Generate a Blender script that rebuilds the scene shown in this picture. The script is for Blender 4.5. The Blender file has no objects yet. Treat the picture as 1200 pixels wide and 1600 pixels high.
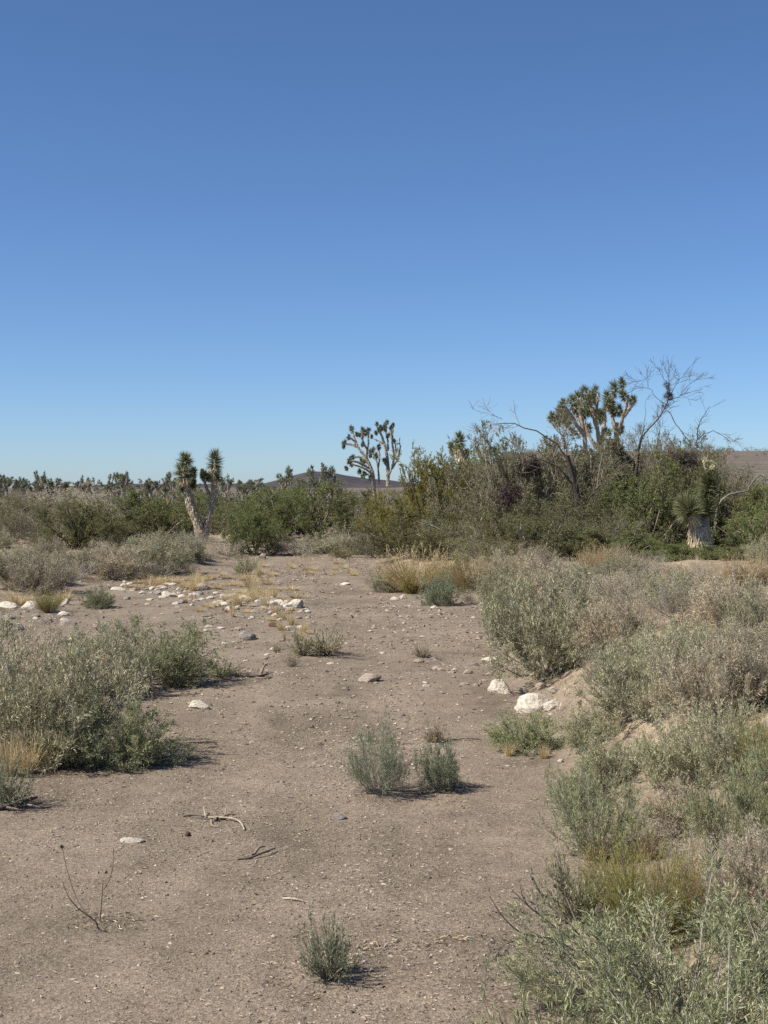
import bpy, math
import numpy as np
from mathutils import Vector, Matrix, Euler

R = math.radians
scene = bpy.context.scene
COL = scene.collection

# ---------------------------------------------------------------- camera
CAM_Z = 1.6
TILT = R(1.0)
FPX = 2198.0                     # focal length in photo pixels (photo 1200 x 1600)
cam_data = bpy.data.cameras.new('camera')
cam = bpy.data.objects.new('camera', cam_data)
COL.objects.link(cam)
cam.location = (0, 0, CAM_Z)
cam.rotation_euler = (R(90) - TILT, 0, 0)
cam_data.sensor_fit = 'VERTICAL'
cam_data.sensor_height = 36.0
cam_data.lens = FPX / 1600 * 36.0
cam_data.clip_start = 0.05
cam_data.clip_end = 20000
scene.camera = cam

# ---------------------------------------------------------------- sky, sun, exposure
SUN_EL = R(48)
SUN_AZ = R(199)                  # direction towards the sun, counter-clockwise from +X (left, a little behind)
sx, sy = math.cos(SUN_AZ), math.sin(SUN_AZ)
world = bpy.data.worlds.new('World')
scene.world = world
world.use_nodes = True
wn = world.node_tree.nodes
wl = world.node_tree.links
wn.clear()
wo = wn.new('ShaderNodeOutputWorld')
bg = wn.new('ShaderNodeBackground')
sky = wn.new('ShaderNodeTexSky')
sky.sky_type = 'NISHITA'
sky.sun_disc = False
sky.sun_elevation = SUN_EL
sky.sun_rotation = math.atan2(sx, sy)
sky.altitude = 900
sky.air_density = 0.8
sky.dust_density = 0.5
sky.ozone_density = 9.0
wl.new(sky.outputs[0], bg.inputs[0])
bg.inputs[1].default_value = 0.069
wl.new(bg.outputs[0], wo.inputs[0])

sun_data = bpy.data.lights.new('sun', 'SUN')
sun_data.energy = 4.0
sun_data.angle = R(0.53)
sun_data.color = (1.0, 0.94, 0.84)
sun = bpy.data.objects.new('sun', sun_data)
COL.objects.link(sun)
d = Vector((-sx * math.cos(SUN_EL), -sy * math.cos(SUN_EL), -math.sin(SUN_EL)))
sun.rotation_euler = d.to_track_quat('-Z', 'Y').to_euler()
sun.location = (-20, -8, 20)

vs = scene.view_settings
vs.view_transform = 'Standard'
vs.look = 'None'
vs.exposure = 0.85
vs.gamma = 1.0
scene.cycles.use_denoising = False
scene.render.filter_size = 1.1
scene.cycles.sample_clamp_indirect = 4.0
scene.cycles.max_bounces = 6
scene.cycles.diffuse_bounces = 3
scene.cycles.transmission_bounces = 4
scene.cycles.transparent_max_bounces = 4

# ---------------------------------------------------------------- helpers
def tag(o, label=None, cat=None, group=None, kind=None):
    if label: o['label'] = label
    if cat: o['category'] = cat
    if group: o['group'] = group
    if kind: o['kind'] = kind
    return o

def norm(v):
    return v / np.maximum(np.linalg.norm(v, axis=-1, keepdims=True), 1e-9)

def hash2(ix, iy, seed):
    h = np.sin(ix * 127.1 + iy * 311.7 + seed * 74.7) * 43758.5453
    return h - np.floor(h)

def vnoise(x, y, seed=0):
    x = np.asarray(x, float); y = np.asarray(y, float)
    ix = np.floor(x); iy = np.floor(y)
    fx = x - ix; fy = y - iy
    fx = fx * fx * (3 - 2 * fx); fy = fy * fy * (3 - 2 * fy)
    a = hash2(ix, iy, seed); b = hash2(ix + 1, iy, seed)
    c = hash2(ix, iy + 1, seed); e = hash2(ix + 1, iy + 1, seed)
    return (a * (1 - fx) + b * fx) * (1 - fy) + (c * (1 - fx) + e * fx) * fy - 0.5

def sstep(t):
    t = np.clip(t, 0, 1)
    return t * t * (3 - 2 * t)

class MB:
    """collects vertices and faces (as arrays) and links them as one mesh"""
    def __init__(s):
        s.v = []; s.f = []; s.n = 0; s.smooth = []
    def add(s, v, f, smooth=False):
        if len(v) == 0: return
        s.v.append(np.asarray(v, float)); f = np.asarray(f, int)
        s.f.append(f + s.n); s.smooth.append(np.full(len(f), smooth)); s.n += len(v)
    def tubes(s, P, rad, sides=3, smooth=True):
        """P (N,K,3) centre lines, rad (N,K)"""
        N, K, _ = P.shape
        if N == 0: return
        T = np.empty_like(P)
        T[:, 1:-1] = P[:, 2:] - P[:, :-2]; T[:, 0] = P[:, 1] - P[:, 0]; T[:, -1] = P[:, -1] - P[:, -2]
        T = norm(T)
        ref = np.where(np.abs(T[..., 2:3]) > 0.9, np.array([1., 0, 0]), np.array([0, 0, 1.]))
        A = norm(np.cross(T, ref)); B = np.cross(T, A)
        ang = np.arange(sides) * 2 * math.pi / sides
        V = (P[:, :, None] + rad[:, :, None, None] * (np.cos(ang)[None, None, :, None] * A[:, :, None] + np.sin(ang)[None, None, :, None] * B[:, :, None]))
        V = V.reshape(-1, 3)
        base = (np.arange(N) * K * sides)[:, None, None]
        k = (np.arange(K - 1) * sides)[None, :, None]
        j = np.arange(sides)[None, None, :]; j2 = (j + 1) % sides
        a = base + k + j; b = base + k + j2
        F = np.stack([a, b, b + sides, a + sides], -1).reshape(-1, 4)
        s.add(V, F, smooth)
    def leaves(s, base, dirs, nrm, L, W, fold=0.25, wide=0.45):
        """lens-shaped folded leaves, one quad each"""
        N = len(base)
        if N == 0: return
        dirs = norm(dirs)
        side = norm(np.cross(dirs, nrm)); up = np.cross(side, dirs)
        L = np.broadcast_to(L, N)[:, None]; W = np.broadcast_to(W, N)[:, None]
        mid = base + dirs * L * wide + up * W * fold
        tip = base + dirs * L
        V = np.stack([base, mid + side * W * .5, tip, mid - side * W * .5], 1).reshape(-1, 3)
        i = np.arange(N)[:, None] * 4
        s.add(V, i + np.arange(4)[None], False)
    def blades(s, base, dirs, L, W, droop, rs, K=4):
        """tapering strips bending over under droop"""
        N = len(base)
        if N == 0: return
        d = norm(dirs.copy()); p = base.copy()
        side = norm(np.cross(d, np.array([0, 0, 1.]) + rs.normal(0, .3, (N, 3))))
        pts = [p.copy()]
        for k in range(K - 1):
            p = p + d * (L / (K - 1))[:, None]
            d = norm(d + np.array([0, 0, -1.]) * droop[:, None] / (K - 1) + rs.normal(0, .06, (N, 3)))
            pts.append(p.copy())
        rows = []
        for k in range(K):
            w = (W * (1 - k / (K - 1)) * .5 + W * .06)[:, None]
            rows += [pts[k] - side * w, pts[k] + side * w]
        V = np.stack(rows, 1).reshape(-1, 3)
        i = (np.arange(N) * 2 * K)[:, None, None]
        k = (np.arange(K - 1) * 2)[None, :, None]
        F = (i + k + np.array([0, 1, 3, 2])[None, None]).reshape(-1, 4)
        s.add(V, F, False)
    def mesh(s, name, mat):
        V = np.concatenate(s.v); 
        quads = [f for f in s.f if f.shape[1] == 4]; tris = [f for f in s.f if f.shape[1] == 3]
        sm = np.concatenate([x for x, f in zip(s.smooth, s.f) if f.shape[1] == 4] + [x for x, f in zip(s.smooth, s.f) if f.shape[1] == 3])
        nq = sum(len(f) for f in quads); nt = sum(len(f) for f in tris)
        loops = np.concatenate([f.ravel() for f in quads] + [f.ravel() for f in tris])
        starts = np.concatenate([np.arange(nq) * 4, nq * 4 + np.arange(nt) * 3])
        me = bpy.data.meshes.new(name)
        me.vertices.add(len(V)); me.vertices.foreach_set('co', V.astype(np.float32).ravel())
        me.loops.add(len(loops)); me.loops.foreach_set('vertex_index', loops.astype(np.int32))
        me.polygons.add(nq + nt); me.polygons.foreach_set('loop_start', starts.astype(np.int32))
        me.polygons.foreach_set('use_smooth', sm)
        me.update(calc_edges=True)
        if mat: me.materials.append(mat)
        return me
    def build(s, name, mat, parent=None):
        o = bpy.data.objects.new(name, s.mesh(name, mat))
        COL.objects.link(o)
        if parent: o.parent = parent
        return o

def empty(name, loc, rz=0, scale=(1, 1, 1)):
    o = bpy.data.objects.new(name, None)
    COL.objects.link(o)
    o.location = loc; o.rotation_euler = (0, 0, rz); o.scale = scale
    o.empty_display_size = .1
    return o

# ---------------------------------------------------------------- materials
def new_mat(name):
    m = bpy.data.materials.new(name); m.use_nodes = True
    nt = m.node_tree
    return m, nt, nt.nodes, nt.links, nt.nodes['Principled BSDF']

def ramp(nodes, stops, interp='LINEAR'):
    r = nodes.new('ShaderNodeValToRGB')
    r.color_ramp.interpolation = interp
    e = r.color_ramp.elements
    while len(e) < len(stops): e.new(0.5)
    for el, (p, c) in zip(e, stops):
        el.position = p; el.color = (*c, 1)
    return r

def leaf_mat(name, cols, trans=0.3, rough=0.6, jitter=0.35, dry=0.0):
    """colour differs from leaf to leaf (random per island) and from plant to plant"""
    m, nt, N, L, P = new_mat(name)
    g = N.new('ShaderNodeNewGeometry')
    r = ramp(N, [(i / (len(cols) - 1), c) for i, c in enumerate(cols)])
    L.new(g.outputs['Random Per Island'], r.inputs[0])
    oi = N.new('ShaderNodeObjectInfo')
    mr = N.new('ShaderNodeMapRange')
    mr.inputs['To Min'].default_value = 1 - jitter * .5; mr.inputs['To Max'].default_value = 1 + jitter * .5
    L.new(oi.outputs['Random'], mr.inputs['Value'])
    hs = N.new('ShaderNodeHueSaturation')
    L.new(mr.outputs[0], hs.inputs['Value'])
    src = r.outputs[0]
    if dry:
        fr = N.new('ShaderNodeMath'); fr.operation = 'MULTIPLY'; fr.inputs[1].default_value = 7.31; L.new(oi.outputs['Random'], fr.inputs[0])
        f2 = N.new('ShaderNodeMath'); f2.operation = 'FRACT'; L.new(fr.outputs[0], f2.inputs[0])
        f3 = N.new('ShaderNodeMath'); f3.operation = 'MULTIPLY'; f3.inputs[1].default_value = dry; L.new(f2.outputs[0], f3.inputs[0])
        mx0 = N.new('ShaderNodeMix'); mx0.data_type = 'RGBA'; mx0.inputs[7].default_value = (.46, .38, .26, 1)
        L.new(f3.outputs[0], mx0.inputs[0]); L.new(src, mx0.inputs[6]); src = mx0.outputs[2]
    L.new(src, hs.inputs['Color'])
    L.new(hs.outputs[0], P.inputs['Base Color'])
    P.inputs['Roughness'].default_value = rough
    P.inputs['Specular IOR Level'].default_value = .3
    if trans:
        t = N.new('ShaderNodeBsdfTranslucent'); L.new(hs.outputs[0], t.inputs[0])
        mx = N.new('ShaderNodeMixShader'); mx.inputs[0].default_value = trans
        L.new(P.outputs[0], mx.inputs[1]); L.new(t.outputs[0], mx.inputs[2])
        L.new(mx.outputs[0], N['Material Output'].inputs[0])
    return m

def bark_mat(name, c1, c2, scale=30, bump=.4):
    m, nt, N, L, P = new_mat(name)
    tc = N.new('ShaderNodeTexCoord')
    nz = N.new('ShaderNodeTexNoise'); nz.inputs['Scale'].default_value = scale; nz.inputs['Detail'].default_value = 5
    L.new(tc.outputs['Object'], nz.inputs['Vector'])
    r = ramp(N, [(.3, c1), (.7, c2)]); L.new(nz.outputs[0], r.inputs[0])
    L.new(r.outputs[0], P.inputs['Base Color']); P.inputs['Roughness'].default_value = .9
    P.inputs['Specular IOR Level'].default_value = .15
    b = N.new('ShaderNodeBump'); b.inputs['Strength'].default_value = bump; b.inputs['Distance'].default_value = .01
    L.new(nz.outputs[0], b.inputs['Height']); L.new(b.outputs[0], P.inputs['Normal'])
    return m

M = {}
M['salt'] = leaf_mat('grey_green_leaf', [(.12, .125, .06), (.33, .325, .19), (.68, .64, .43)], .2, .6, .4, .25)
M['saltgreen'] = leaf_mat('sage_green_leaf', [(.08, .105, .04), (.25, .275, .125), (.55, .56, .31)], .22, .6, .35, .12)
M['saltpale'] = leaf_mat('pale_dry_leaf', [(.20, .17, .105), (.43, .37, .25), (.74, .655, .475)], .2, .6, .4, .25)
M['weed'] = leaf_mat('bluish_green_leaf', [(.10, .135, .07), (.25, .285, .17), (.56, .58, .39)], .25)
M['willow'] = leaf_mat('grey_green_narrow_leaf', [(.10, .12, .05), (.235, .255, .122), (.56, .56, .34)], .22, .55, .3)
M['tree'] = leaf_mat('olive_leaf', [(.075, .08, .03), (.19, .19, .08), (.40, .38, .18)], .3)
M['treegreen'] = leaf_mat('fresh_green_leaf', [(.065, .088, .027), (.175, .205, .075), (.36, .38, .16)], .3)
M['treeyellow'] = leaf_mat('yellow_green_leaf', [(.17, .15, .03), (.30, .27, .07), (.44, .40, .13)], .4)
M['treegrey'] = leaf_mat('grey_olive_leaf', [(.11, .10, .055), (.23, .215, .12), (.44, .41, .26)], .28)
M['broom'] = leaf_mat('yellow_green_stem', [(.22, .21, .05), (.36, .34, .10), (.52, .47, .19)], .3)
M['straw'] = leaf_mat('straw', [(.40, .30, .15), (.58, .46, .25), (.72, .61, .38)], .25)
M['strawbrown'] = leaf_mat('brown_straw', [(.28, .20, .105), (.43, .33, .185), (.58, .47, .29)], .2)
M['twig'] = leaf_mat('grey_twig', [(.17, .15, .125), (.31, .28, .24), (.47, .43, .37)], 0, .85)
M['twigdark'] = leaf_mat('dark_twig', [(.06, .048, .04), (.11, .09, .075), (.18, .155, .13)], 0, .85)
M['twigbrown'] = leaf_mat('brown_twig', [(.12, .09, .065), (.21, .16, .12), (.33, .265, .20)], 0, .85)
M['bark'] = bark_mat('dark_bark', (.035, .028, .023), (.10, .085, .07), 22)
M['barkgrey'] = bark_mat('grey_bark', (.10, .088, .075), (.24, .215, .185), 25)
M['jbark'] = bark_mat('joshua_bark', (.17, .14, .11), (.40, .345, .265), 14)
M['jleaf'] = leaf_mat('joshua_leaf', [(.10, .11, .05), (.19, .20, .095), (.33, .33, .175)], .2, .45)
M['jleaffar'] = leaf_mat('far_joshua_leaf', [(.09, .10, .055), (.16, .17, .095), (.28, .28, .17)], .2, .5)
M['jdead'] = leaf_mat('joshua_dead_leaf', [(.46, .37, .22), (.68, .57, .38), (.82, .73, .54)], .1, .7)
M['jdeadgrey'] = leaf_mat('joshua_grey_dead_leaf', [(.22, .185, .14), (.36, .315, .24), (.52, .46, .36)], .1, .7)
M['cream'] = leaf_mat('cream_flower', [(.50, .46, .26), (.62, .58, .36), (.72, .69, .48)], .2)
M['clump'] = leaf_mat('mistletoe_and_hollow_dark', [(.035, .024, .022), (.07, .05, .042), (.13, .095, .08)], 0, .8)  # mistletoe, and the dark leaves put in for a shaded hollow
M['pebble'] = leaf_mat('pebble', [(.09, .074, .062), (.16, .13, .103), (.225, .182, .14), (.27, .22, .17), (.32, .265, .207), (.46, .395, .315)], 0, .85, 0)
M['litter'] = leaf_mat('plant_litter', [(.06, .045, .035), (.22, .165, .11), (.42, .34, .23), (.58, .50, .37)], .1, .8, 0)

def stone_mat(name, c1, c2, c3):
    m, nt, N, L, P = new_mat(name)
    tc = N.new('ShaderNodeTexCoord'); oi = N.new('ShaderNodeObjectInfo')
    ad = N.new('ShaderNodeVectorMath'); ad.operation = 'ADD'
    L.new(tc.outputs['Object'], ad.inputs[0]); L.new(oi.outputs['Location'], ad.inputs[1])
    nz = N.new('ShaderNodeTexNoise'); nz.inputs['Scale'].default_value = 4; nz.inputs['Detail'].default_value = 8
    nz.inputs['Roughness'].default_value = .65
    L.new(ad.outputs[0], nz.inputs['Vector'])
    r = ramp(N, [(.3, c1), (.52, c2), (.72, c3)]); L.new(nz.outputs[0], r.inputs[0])
    L.new(r.outputs[0], P.inputs['Base Color']); P.inputs['Roughness'].default_value = .9
    P.inputs['Specular IOR Level'].default_value = .2
    b = N.new('ShaderNodeBump'); b.inputs['Strength'].default_value = .6; b.inputs['Distance'].default_value = .05
    L.new(nz.outputs[0], b.inputs['Height']); L.new(b.outputs[0], P.inputs['Normal'])
    return m
M['white'] = stone_mat('white_stone', (.32, .27, .205), (.60, .54, .44), (.74, .69, .60))
M['tan'] = stone_mat('tan_stone', (.24, .19, .145), (.38, .31, .245), (.50, .43, .35))
M['grey'] = stone_mat('grey_stone', (.15, .128, .108), (.27, .238, .205), (.38, .345, .30))
M['rust'] = stone_mat('rust_stone', (.05, .03, .025), (.10, .055, .04), (.17, .10, .075))

def ground_mat():
    m, nt, N, L, P = new_mat('desert_soil')
    tc = N.new('ShaderNodeTexCoord')
    def noise(scale, detail=4, rough=.55):
        n = N.new('ShaderNodeTexNoise'); n.inputs['Scale'].default_value = scale
        n.inputs['Detail'].default_value = detail; n.inputs['Roughness'].default_value = rough
        L.new(tc.outputs['Object'], n.inputs['Vector']); return n
    at = N.new('ShaderNodeAttribute'); at.attribute_name = 'bank'
    def mix(f, a, b, typ='MIX'):
        x = N.new('ShaderNodeMix'); x.data_type = 'RGBA'; x.blend_type = typ
        for k, v in ((0, f), (6, a), (7, b)):
            if hasattr(v, 'is_linked') or hasattr(v, 'links'): L.new(v, x.inputs[k])
            else: x.inputs[k].default_value = v if k == 0 else (*v, 1)
        return x.outputs[2]
    big = noise(.9, 5, .6); mid = noise(5, 6, .6); fine = noise(70, 6, .7)
    bed = ramp(N, [(.32, (.180, .145, .109)), (.5, (.226, .182, .136)), (.68, (.264, .214, .161))]); L.new(big.outputs[0], bed.inputs[0])
    bank = ramp(N, [(.3, (.215, .168, .12)), (.5, (.30, .236, .168)), (.7, (.375, .30, .215))]); L.new(mid.outputs[0], bank.inputs[0])
    c = mix(at.outputs['Fac'], bed.outputs[0], bank.outputs[0])
    mp = N.new('ShaderNodeMapping'); mp.inputs['Scale'].default_value = (1.3, .45, 1); L.new(tc.outputs['Object'], mp.inputs[0])
    dn_ = N.new('ShaderNodeTexNoise'); dn_.inputs['Scale'].default_value = 1.6; dn_.inputs['Detail'].default_value = 7; dn_.inputs['Roughness'].default_value = .6; dn_.inputs['Distortion'].default_value = .6
    L.new(mp.outputs[0], dn_.inputs['Vector'])
    dr = ramp(N, [(.34, (.80, .79, .79)), (.47, (1, 1, 1)), (.58, (1, 1, 1)), (.68, (1.10, 1.10, 1.09))]); L.new(dn_.outputs[0], dr.inputs[0])
    c = mix(1.0, c, dr.outputs[0], 'MULTIPLY')
    mr = ramp(N, [(.3, (.80, .79, .78)), (.7, (1.14, 1.15, 1.16))]); L.new(mid.outputs[0], mr.inputs[0])
    c = mix(.8, c, mr.outputs[0], 'MULTIPLY')
    fr = ramp(N, [(.28, (.42, .40, .39)), (.5, (1, 1, 1)), (.70, (1.65, 1.62, 1.56))]); L.new(fine.outputs[0], fr.inputs[0])
    c = mix(.85, c, fr.outputs[0], 'MULTIPLY')
    vo = N.new('ShaderNodeTexVoronoi'); vo.inputs['Scale'].default_value = 130
    L.new(tc.outputs['Object'], vo.inputs['Vector'])
    vr = ramp(N, [(0, (.6, .58, .56)), (.35, (.9, .9, .9)), (.75, (1.1, 1.1, 1.1)), (.95, (1.65, 1.6, 1.5))]); L.new(vo.outputs['Color'], vr.inputs[0])
    c = mix(.7, c, vr.outputs[0], 'MULTIPLY')
    fa = N.new('ShaderNodeAttribute'); fa.attribute_name = 'scrub'
    fn = noise(.35, 6, .7); fr2 = ramp(N, [(.35, (.085, .078, .055)), (.5, (.125, .105, .088)), (.65, (.16, .13, .115))]); L.new(fn.outputs[0], fr2.inputs[0])
    c = mix(fa.outputs['Fac'], c, fr2.outputs[0])
    L.new(c, P.inputs['Base Color'])
    P.inputs['Roughness'].default_value = .95; P.inputs['Specular IOR Level'].default_value = .15
    b1 = N.new('ShaderNodeBump'); b1.inputs['Strength'].default_value = .7; b1.inputs['Distance'].default_value = .012
    L.new(fine.outputs[0], b1.inputs['Height'])
    b2 = N.new('ShaderNodeBump'); b2.inputs['Strength'].default_value = .45; b2.inputs['Distance'].default_value = .006
    L.new(vo.outputs['Distance'], b2.inputs['Height']); L.new(b1.outputs[0], b2.inputs['Normal'])
    b3 = N.new('ShaderNodeBump'); b3.inputs['Strength'].default_value = .5; b3.inputs['Distance'].default_value = .03
    L.new(mid.outputs[0], b3.inputs['Height']); L.new(b2.outputs[0], b3.inputs['Normal'])
    L.new(b3.outputs[0], P.inputs['Normal'])
    return m
M['ground'] = ground_mat()
M['wood'] = bark_mat('weathered_wood', (.20, .165, .12), (.52, .45, .34), 60, .8)
M['hill'] = bark_mat('dark_hill_rock', (.038, .035, .04), (.085, .074, .078), .035, .5)

# ---------------------------------------------------------------- terrain
XR_Y = [0, 3.5, 4.5, 6.1, 7.5, 8.4, 10, 11.8, 15, 17.8, 20, 21.8, 25.5, 29, 33, 40, 60]
XR_X = [.35, .42, .50, .92, .86, .80, .95, .95, 1.15, 1.38, 1.15, .80, .0, -.3, -.5, -.8, -2]
XL_Y = [0, 4, 6.3, 7.6, 8.6, 10, 11.4, 12.5, 15, 18, 21, 24, 27, 33, 40, 60]
XL_X = [-2.6, -2.2, -1.95, -1.85, -1.75, -1.9, -1.75, -2.4, -4.2, -5.2, -5.2, -4.6, -3.7, -3.1, -3.4, -5]
HR_Y = [0, 4, 7, 10, 14, 20, 26, 34, 50]
HR_H = [.20, .26, .40, .54, .56, .40, .18, .10, .10]
HL_Y = [0, 6, 8.5, 12, 17, 25, 34, 50]
HL_H = [.06, .10, .17, .17, .27, .24, .12, .10]

def edges(x, y):
    w = .22 * vnoise(y * .8, y * 0 + 3, 5) + .10 * vnoise(y * 2.7, y * 0 + 9, 6)
    return np.interp(y, XL_Y, XL_X) + w, np.interp(y, XR_Y, XR_X) - w

def bankmask(x, y):
    xl, xr = edges(x, y)
    r = sstep((x - xr) / .9); l = sstep((xl - x) / .7)
    far = sstep((y - 31) / 8)
    return np.maximum(np.maximum(r, l), far)

MOUNDS = [((px - 600) / FPX * (CAM_Z * FPX / (py - 762)), CAM_Z * FPX / (py - 762), r, h) for px, py, r, h in (
    (590, 1238, .20, .028), (685, 1232, .17, .024), (678, 1160, .14, .02), (512, 1530, .13, .02), (512, 1022, .35, .04), (474, 1024, .3, .035), (660, 1027, .2, .03), (155, 1444, .10, .01), (345, 1058, .3, .04), (20, 1262, .25, .03), (340, 1285, .3, .012), (430, 1065, .5, .03))]
def H(x, y):
    x = np.asarray(x, float); y = np.asarray(y, float)
    xl, xr = edges(x, y)
    r = np.interp(y, HR_Y, HR_H) * sstep((x - xr) / 1.15) + .022 * np.clip(x - xr, 0, 4)
    l = np.interp(y, HL_Y, HL_H) * sstep((xl - x) / 1.1) + .008 * np.clip(xl - x, 0, 6)
    near = np.maximum(r, l)
    far = .12 * sstep((y - 31) / 10)
    h = np.maximum(near, far)
    mk = bankmask(x, y)
    fade = 1 / (1 + (y / 60) ** 2)
    h = h + fade * (.045 * vnoise(x * .55, y * .45, 1) + .026 * vnoise(x * 1.5, y * 1.1, 2) + .009 * vnoise(x * 5, y * 5, 3) + .003 * vnoise(x * 17, y * 17, 4))
    h = h + mk * fade * (.10 * vnoise(x * .9 + 7, y * .9, 11) + .05 * vnoise(x * 2.6, y * 2.6, 12) + .012 * vnoise(x * 9, y * 9, 13))
    cx_ = .5 * (xl + xr) + .25 * np.sin(y * .35)
    for off in (-.52, .55):
        q_ = (x - cx_ - off - .08 * vnoise(y * .9, y * 0 + off, 8)) / .15
        h = h + fade * (1 - mk) * .007 * (1.2 * np.exp(-(np.abs(q_) - 1.9) ** 2 * 1.5) - 1.5 * np.exp(-q_ * q_)) * (.6 + vnoise(x * 2, y * .8, 9))
    for mx_, my_, r_, h_ in MOUNDS:
        h = h + h_ * np.exp(-((x - mx_) ** 2 + (y - my_) ** 2) / (r_ * r_))
    # long low ridge far off on the right
    h = h + 8.0 * sstep((y - 75) / 190) * sstep((x / np.maximum(y, 1) - .0) / .11) + .6 * sstep((y - 200) / 300)
    h = h + np.clip((y - 150) / 800, 0, 1) * 1.5 * vnoise(x / 60, y / 60, 31)
    return h

def h1(x, y): return float(H(np.array([x]), np.array([y]))[0])

FW = np.array([0, math.cos(TILT), -math.sin(TILT)]); UP = np.array([0, math.sin(TILT), math.cos(TILT)])
def ray(px, py):
    dd = FW + np.array([1., 0, 0]) * (px - 600) / FPX - UP * (py - 800) / FPX
    return dd / dd[1]
def gp(px, py, ymax=200):
    """ground point seen at a photo pixel"""
    r = ray(px, py)
    ys = np.concatenate([np.arange(2.5, 40, .02), np.arange(40, ymax, .2)])
    z = CAM_Z + r[2] * ys; hh = H(r[0] * ys, ys)
    k = np.nonzero(z <= hh)[0]
    Y = ys[k[0]] if len(k) else ymax
    return np.array([r[0] * Y, Y, h1(r[0] * Y, Y)])
def at(px, py, Y):
    r = ray(px, py)
    return np.array([r[0] * Y, Y, CAM_Z + r[2] * Y])

def spread(lo, hi, step, far, g):
    a = list(np.arange(lo, hi, step)); s = step
    up = []; v = a[-1]
    while v < far: s *= g; v += s; up.append(v)
    return a, up
xs, up = spread(-3.0, 3.0, .036, 4000, 1.08)
xs = [-u for u in up[::-1]] + xs + up
ya, up = spread(3.0, 12.5, .042, 6000, 1.025)
dn = []; v = 3.0; s_ = .034
while v > -60: s_ *= 1.25; v -= s_; dn.append(v)
ys_ = dn[::-1] + ya + up
GX, GY = np.meshgrid(np.array(xs), np.array(ys_))
GZ = H(GX, GY)
nx, ny = len(xs), len(ys_)
i = np.arange(nx * ny).reshape(ny, nx)
F = np.stack([i[:-1, :-1], i[:-1, 1:], i[1:, 1:], i[1:, :-1]], -1).reshape(-1, 4)
mb = MB(); mb.add(np.stack([GX, GY, GZ], -1).reshape(-1, 3), F, True)
ground = mb.build('ground', M['ground'])
atr = ground.data.attributes.new('bank', 'FLOAT', 'POINT')
atr.data.foreach_set('value', bankmask(GX, GY).astype(np.float32).ravel())
atr = ground.data.attributes.new('scrub', 'FLOAT', 'POINT')
atr.data.foreach_set('value', (.9 * sstep((GY - 50) / 60)).astype(np.float32).ravel())
tag(ground, kind='structure')

# far dark hills
def hill(name, prof, Y, depth):
    xs = np.linspace(prof[0][0], prof[-1][0], 90)
    top = np.interp(xs, [p[0] for p in prof], [p[1] for p in prof])
    rows = []
    for k, t in enumerate(np.linspace(-1, 1, 21)):
        yy = Y + t * depth
        x = (xs - 600) / FPX * Y
        z = (CAM_Z + (762 - top) / FPX * Y) * (1 - abs(t) ** 1.6) - 2 * abs(t)
        z = z * (1 + .30 * (1 - abs(t)) ** 0 * abs(t) * vnoise(x / 22, np.full_like(x, yy / 70), 3) + .05 * vnoise(x / 12, np.full_like(x, yy / 20), 4)) 
        rows.append(np.stack([x, np.full_like(x, yy), z], -1))
    V = np.concatenate(rows); n = len(xs)
    i = np.arange(n * 21).reshape(21, n)
    F = np.stack([i[:-1, :-1], i[:-1, 1:], i[1:, 1:], i[1:, :-1]], -1).reshape(-1, 4)
    m = MB(); m.add(V, F, True)
    return tag(m.build(name, M['hill']), kind='structure')
hill('hill', [(385, 763), (420, 754), (440, 749), (458, 743), (480, 738), (500, 737), (520, 739), (545, 744), (570, 748), (610, 751), (660, 757), (720, 763)], 2600, 260)
hill('hill', [(60, 763), (120, 759), (200, 756), (300, 757), (400, 755), (470, 757), (560, 752), (640, 755), (700, 763)], 3600, 300)

# ---------------------------------------------------------------- plant growth
def start_stems(n, r0, spread_, L, up, wig, K, rs, rad, lean=0.0):
    a = rs.uniform(0, 2 * math.pi, n); rr = r0 * np.sqrt(rs.uniform(0, 1, n))
    base = np.stack([rr * np.cos(a), rr * np.sin(a), np.zeros(n)], -1)
    th = spread_ * np.sqrt(rs.uniform(.02, 1, n)); b = a + rs.normal(0, .5, n)
    d = np.stack([np.sin(th) * np.cos(b), np.sin(th) * np.sin(b), np.cos(th)], -1)
    d[:, 0] += lean
    ln = rs.uniform(L[0], L[1], n)
    return march(base, d, ln, up, wig, K, rs, rad)

def march(base, d, ln, up, wig, K, rs, rad, tip=.35):
    n = len(base); d = norm(d); p = base.copy(); pts = [p.copy()]
    for k in range(K - 1):
        p = p + d * (ln / (K - 1))[:, None]
        d = d + rs.normal(0, wig, (n, 3)); d[:, 2] += up; d = norm(d)
        p[:, 2] = np.maximum(p[:, 2], .012)
        pts.append(p.copy())
    P = np.stack(pts, 1)
    rad = np.broadcast_to(rad, n)
    Rr = rad[:, None] * np.linspace(1, tip, K)[None]
    return P, Rr

def grow(P, Rr, n, t, ang, L, up, wig, K, rs, rmul=.55, fall=.4):
    N, K0, _ = P.shape
    idx = np.repeat(np.arange(N), n)
    tt = rs.uniform(t[0], t[1], len(idx)) ; f = tt * (K0 - 1)
    i = np.minimum(f.astype(int), K0 - 2); f = (f - i)[:, None]
    pos = P[idx, i] * (1 - f) + P[idx, i + 1] * f
    tan = norm(P[idx, i + 1] - P[idx, i])
    r = rs.normal(0, 1, (len(idx), 3)); perp = norm(r - (r * tan).sum(-1, keepdims=True) * tan)
    a = rs.uniform(ang[0], ang[1], len(idx))[:, None]
    d = np.cos(a) * tan + np.sin(a) * perp
    ln = rs.uniform(L[0], L[1], len(idx)) * (1 - fall * tt)
    rr = (Rr[idx, i] * (1 - f[:, 0]) + Rr[idx, i + 1] * f[:, 0]) * rmul
    return march(pos, d, ln, up, wig, K, rs, rr)

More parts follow.
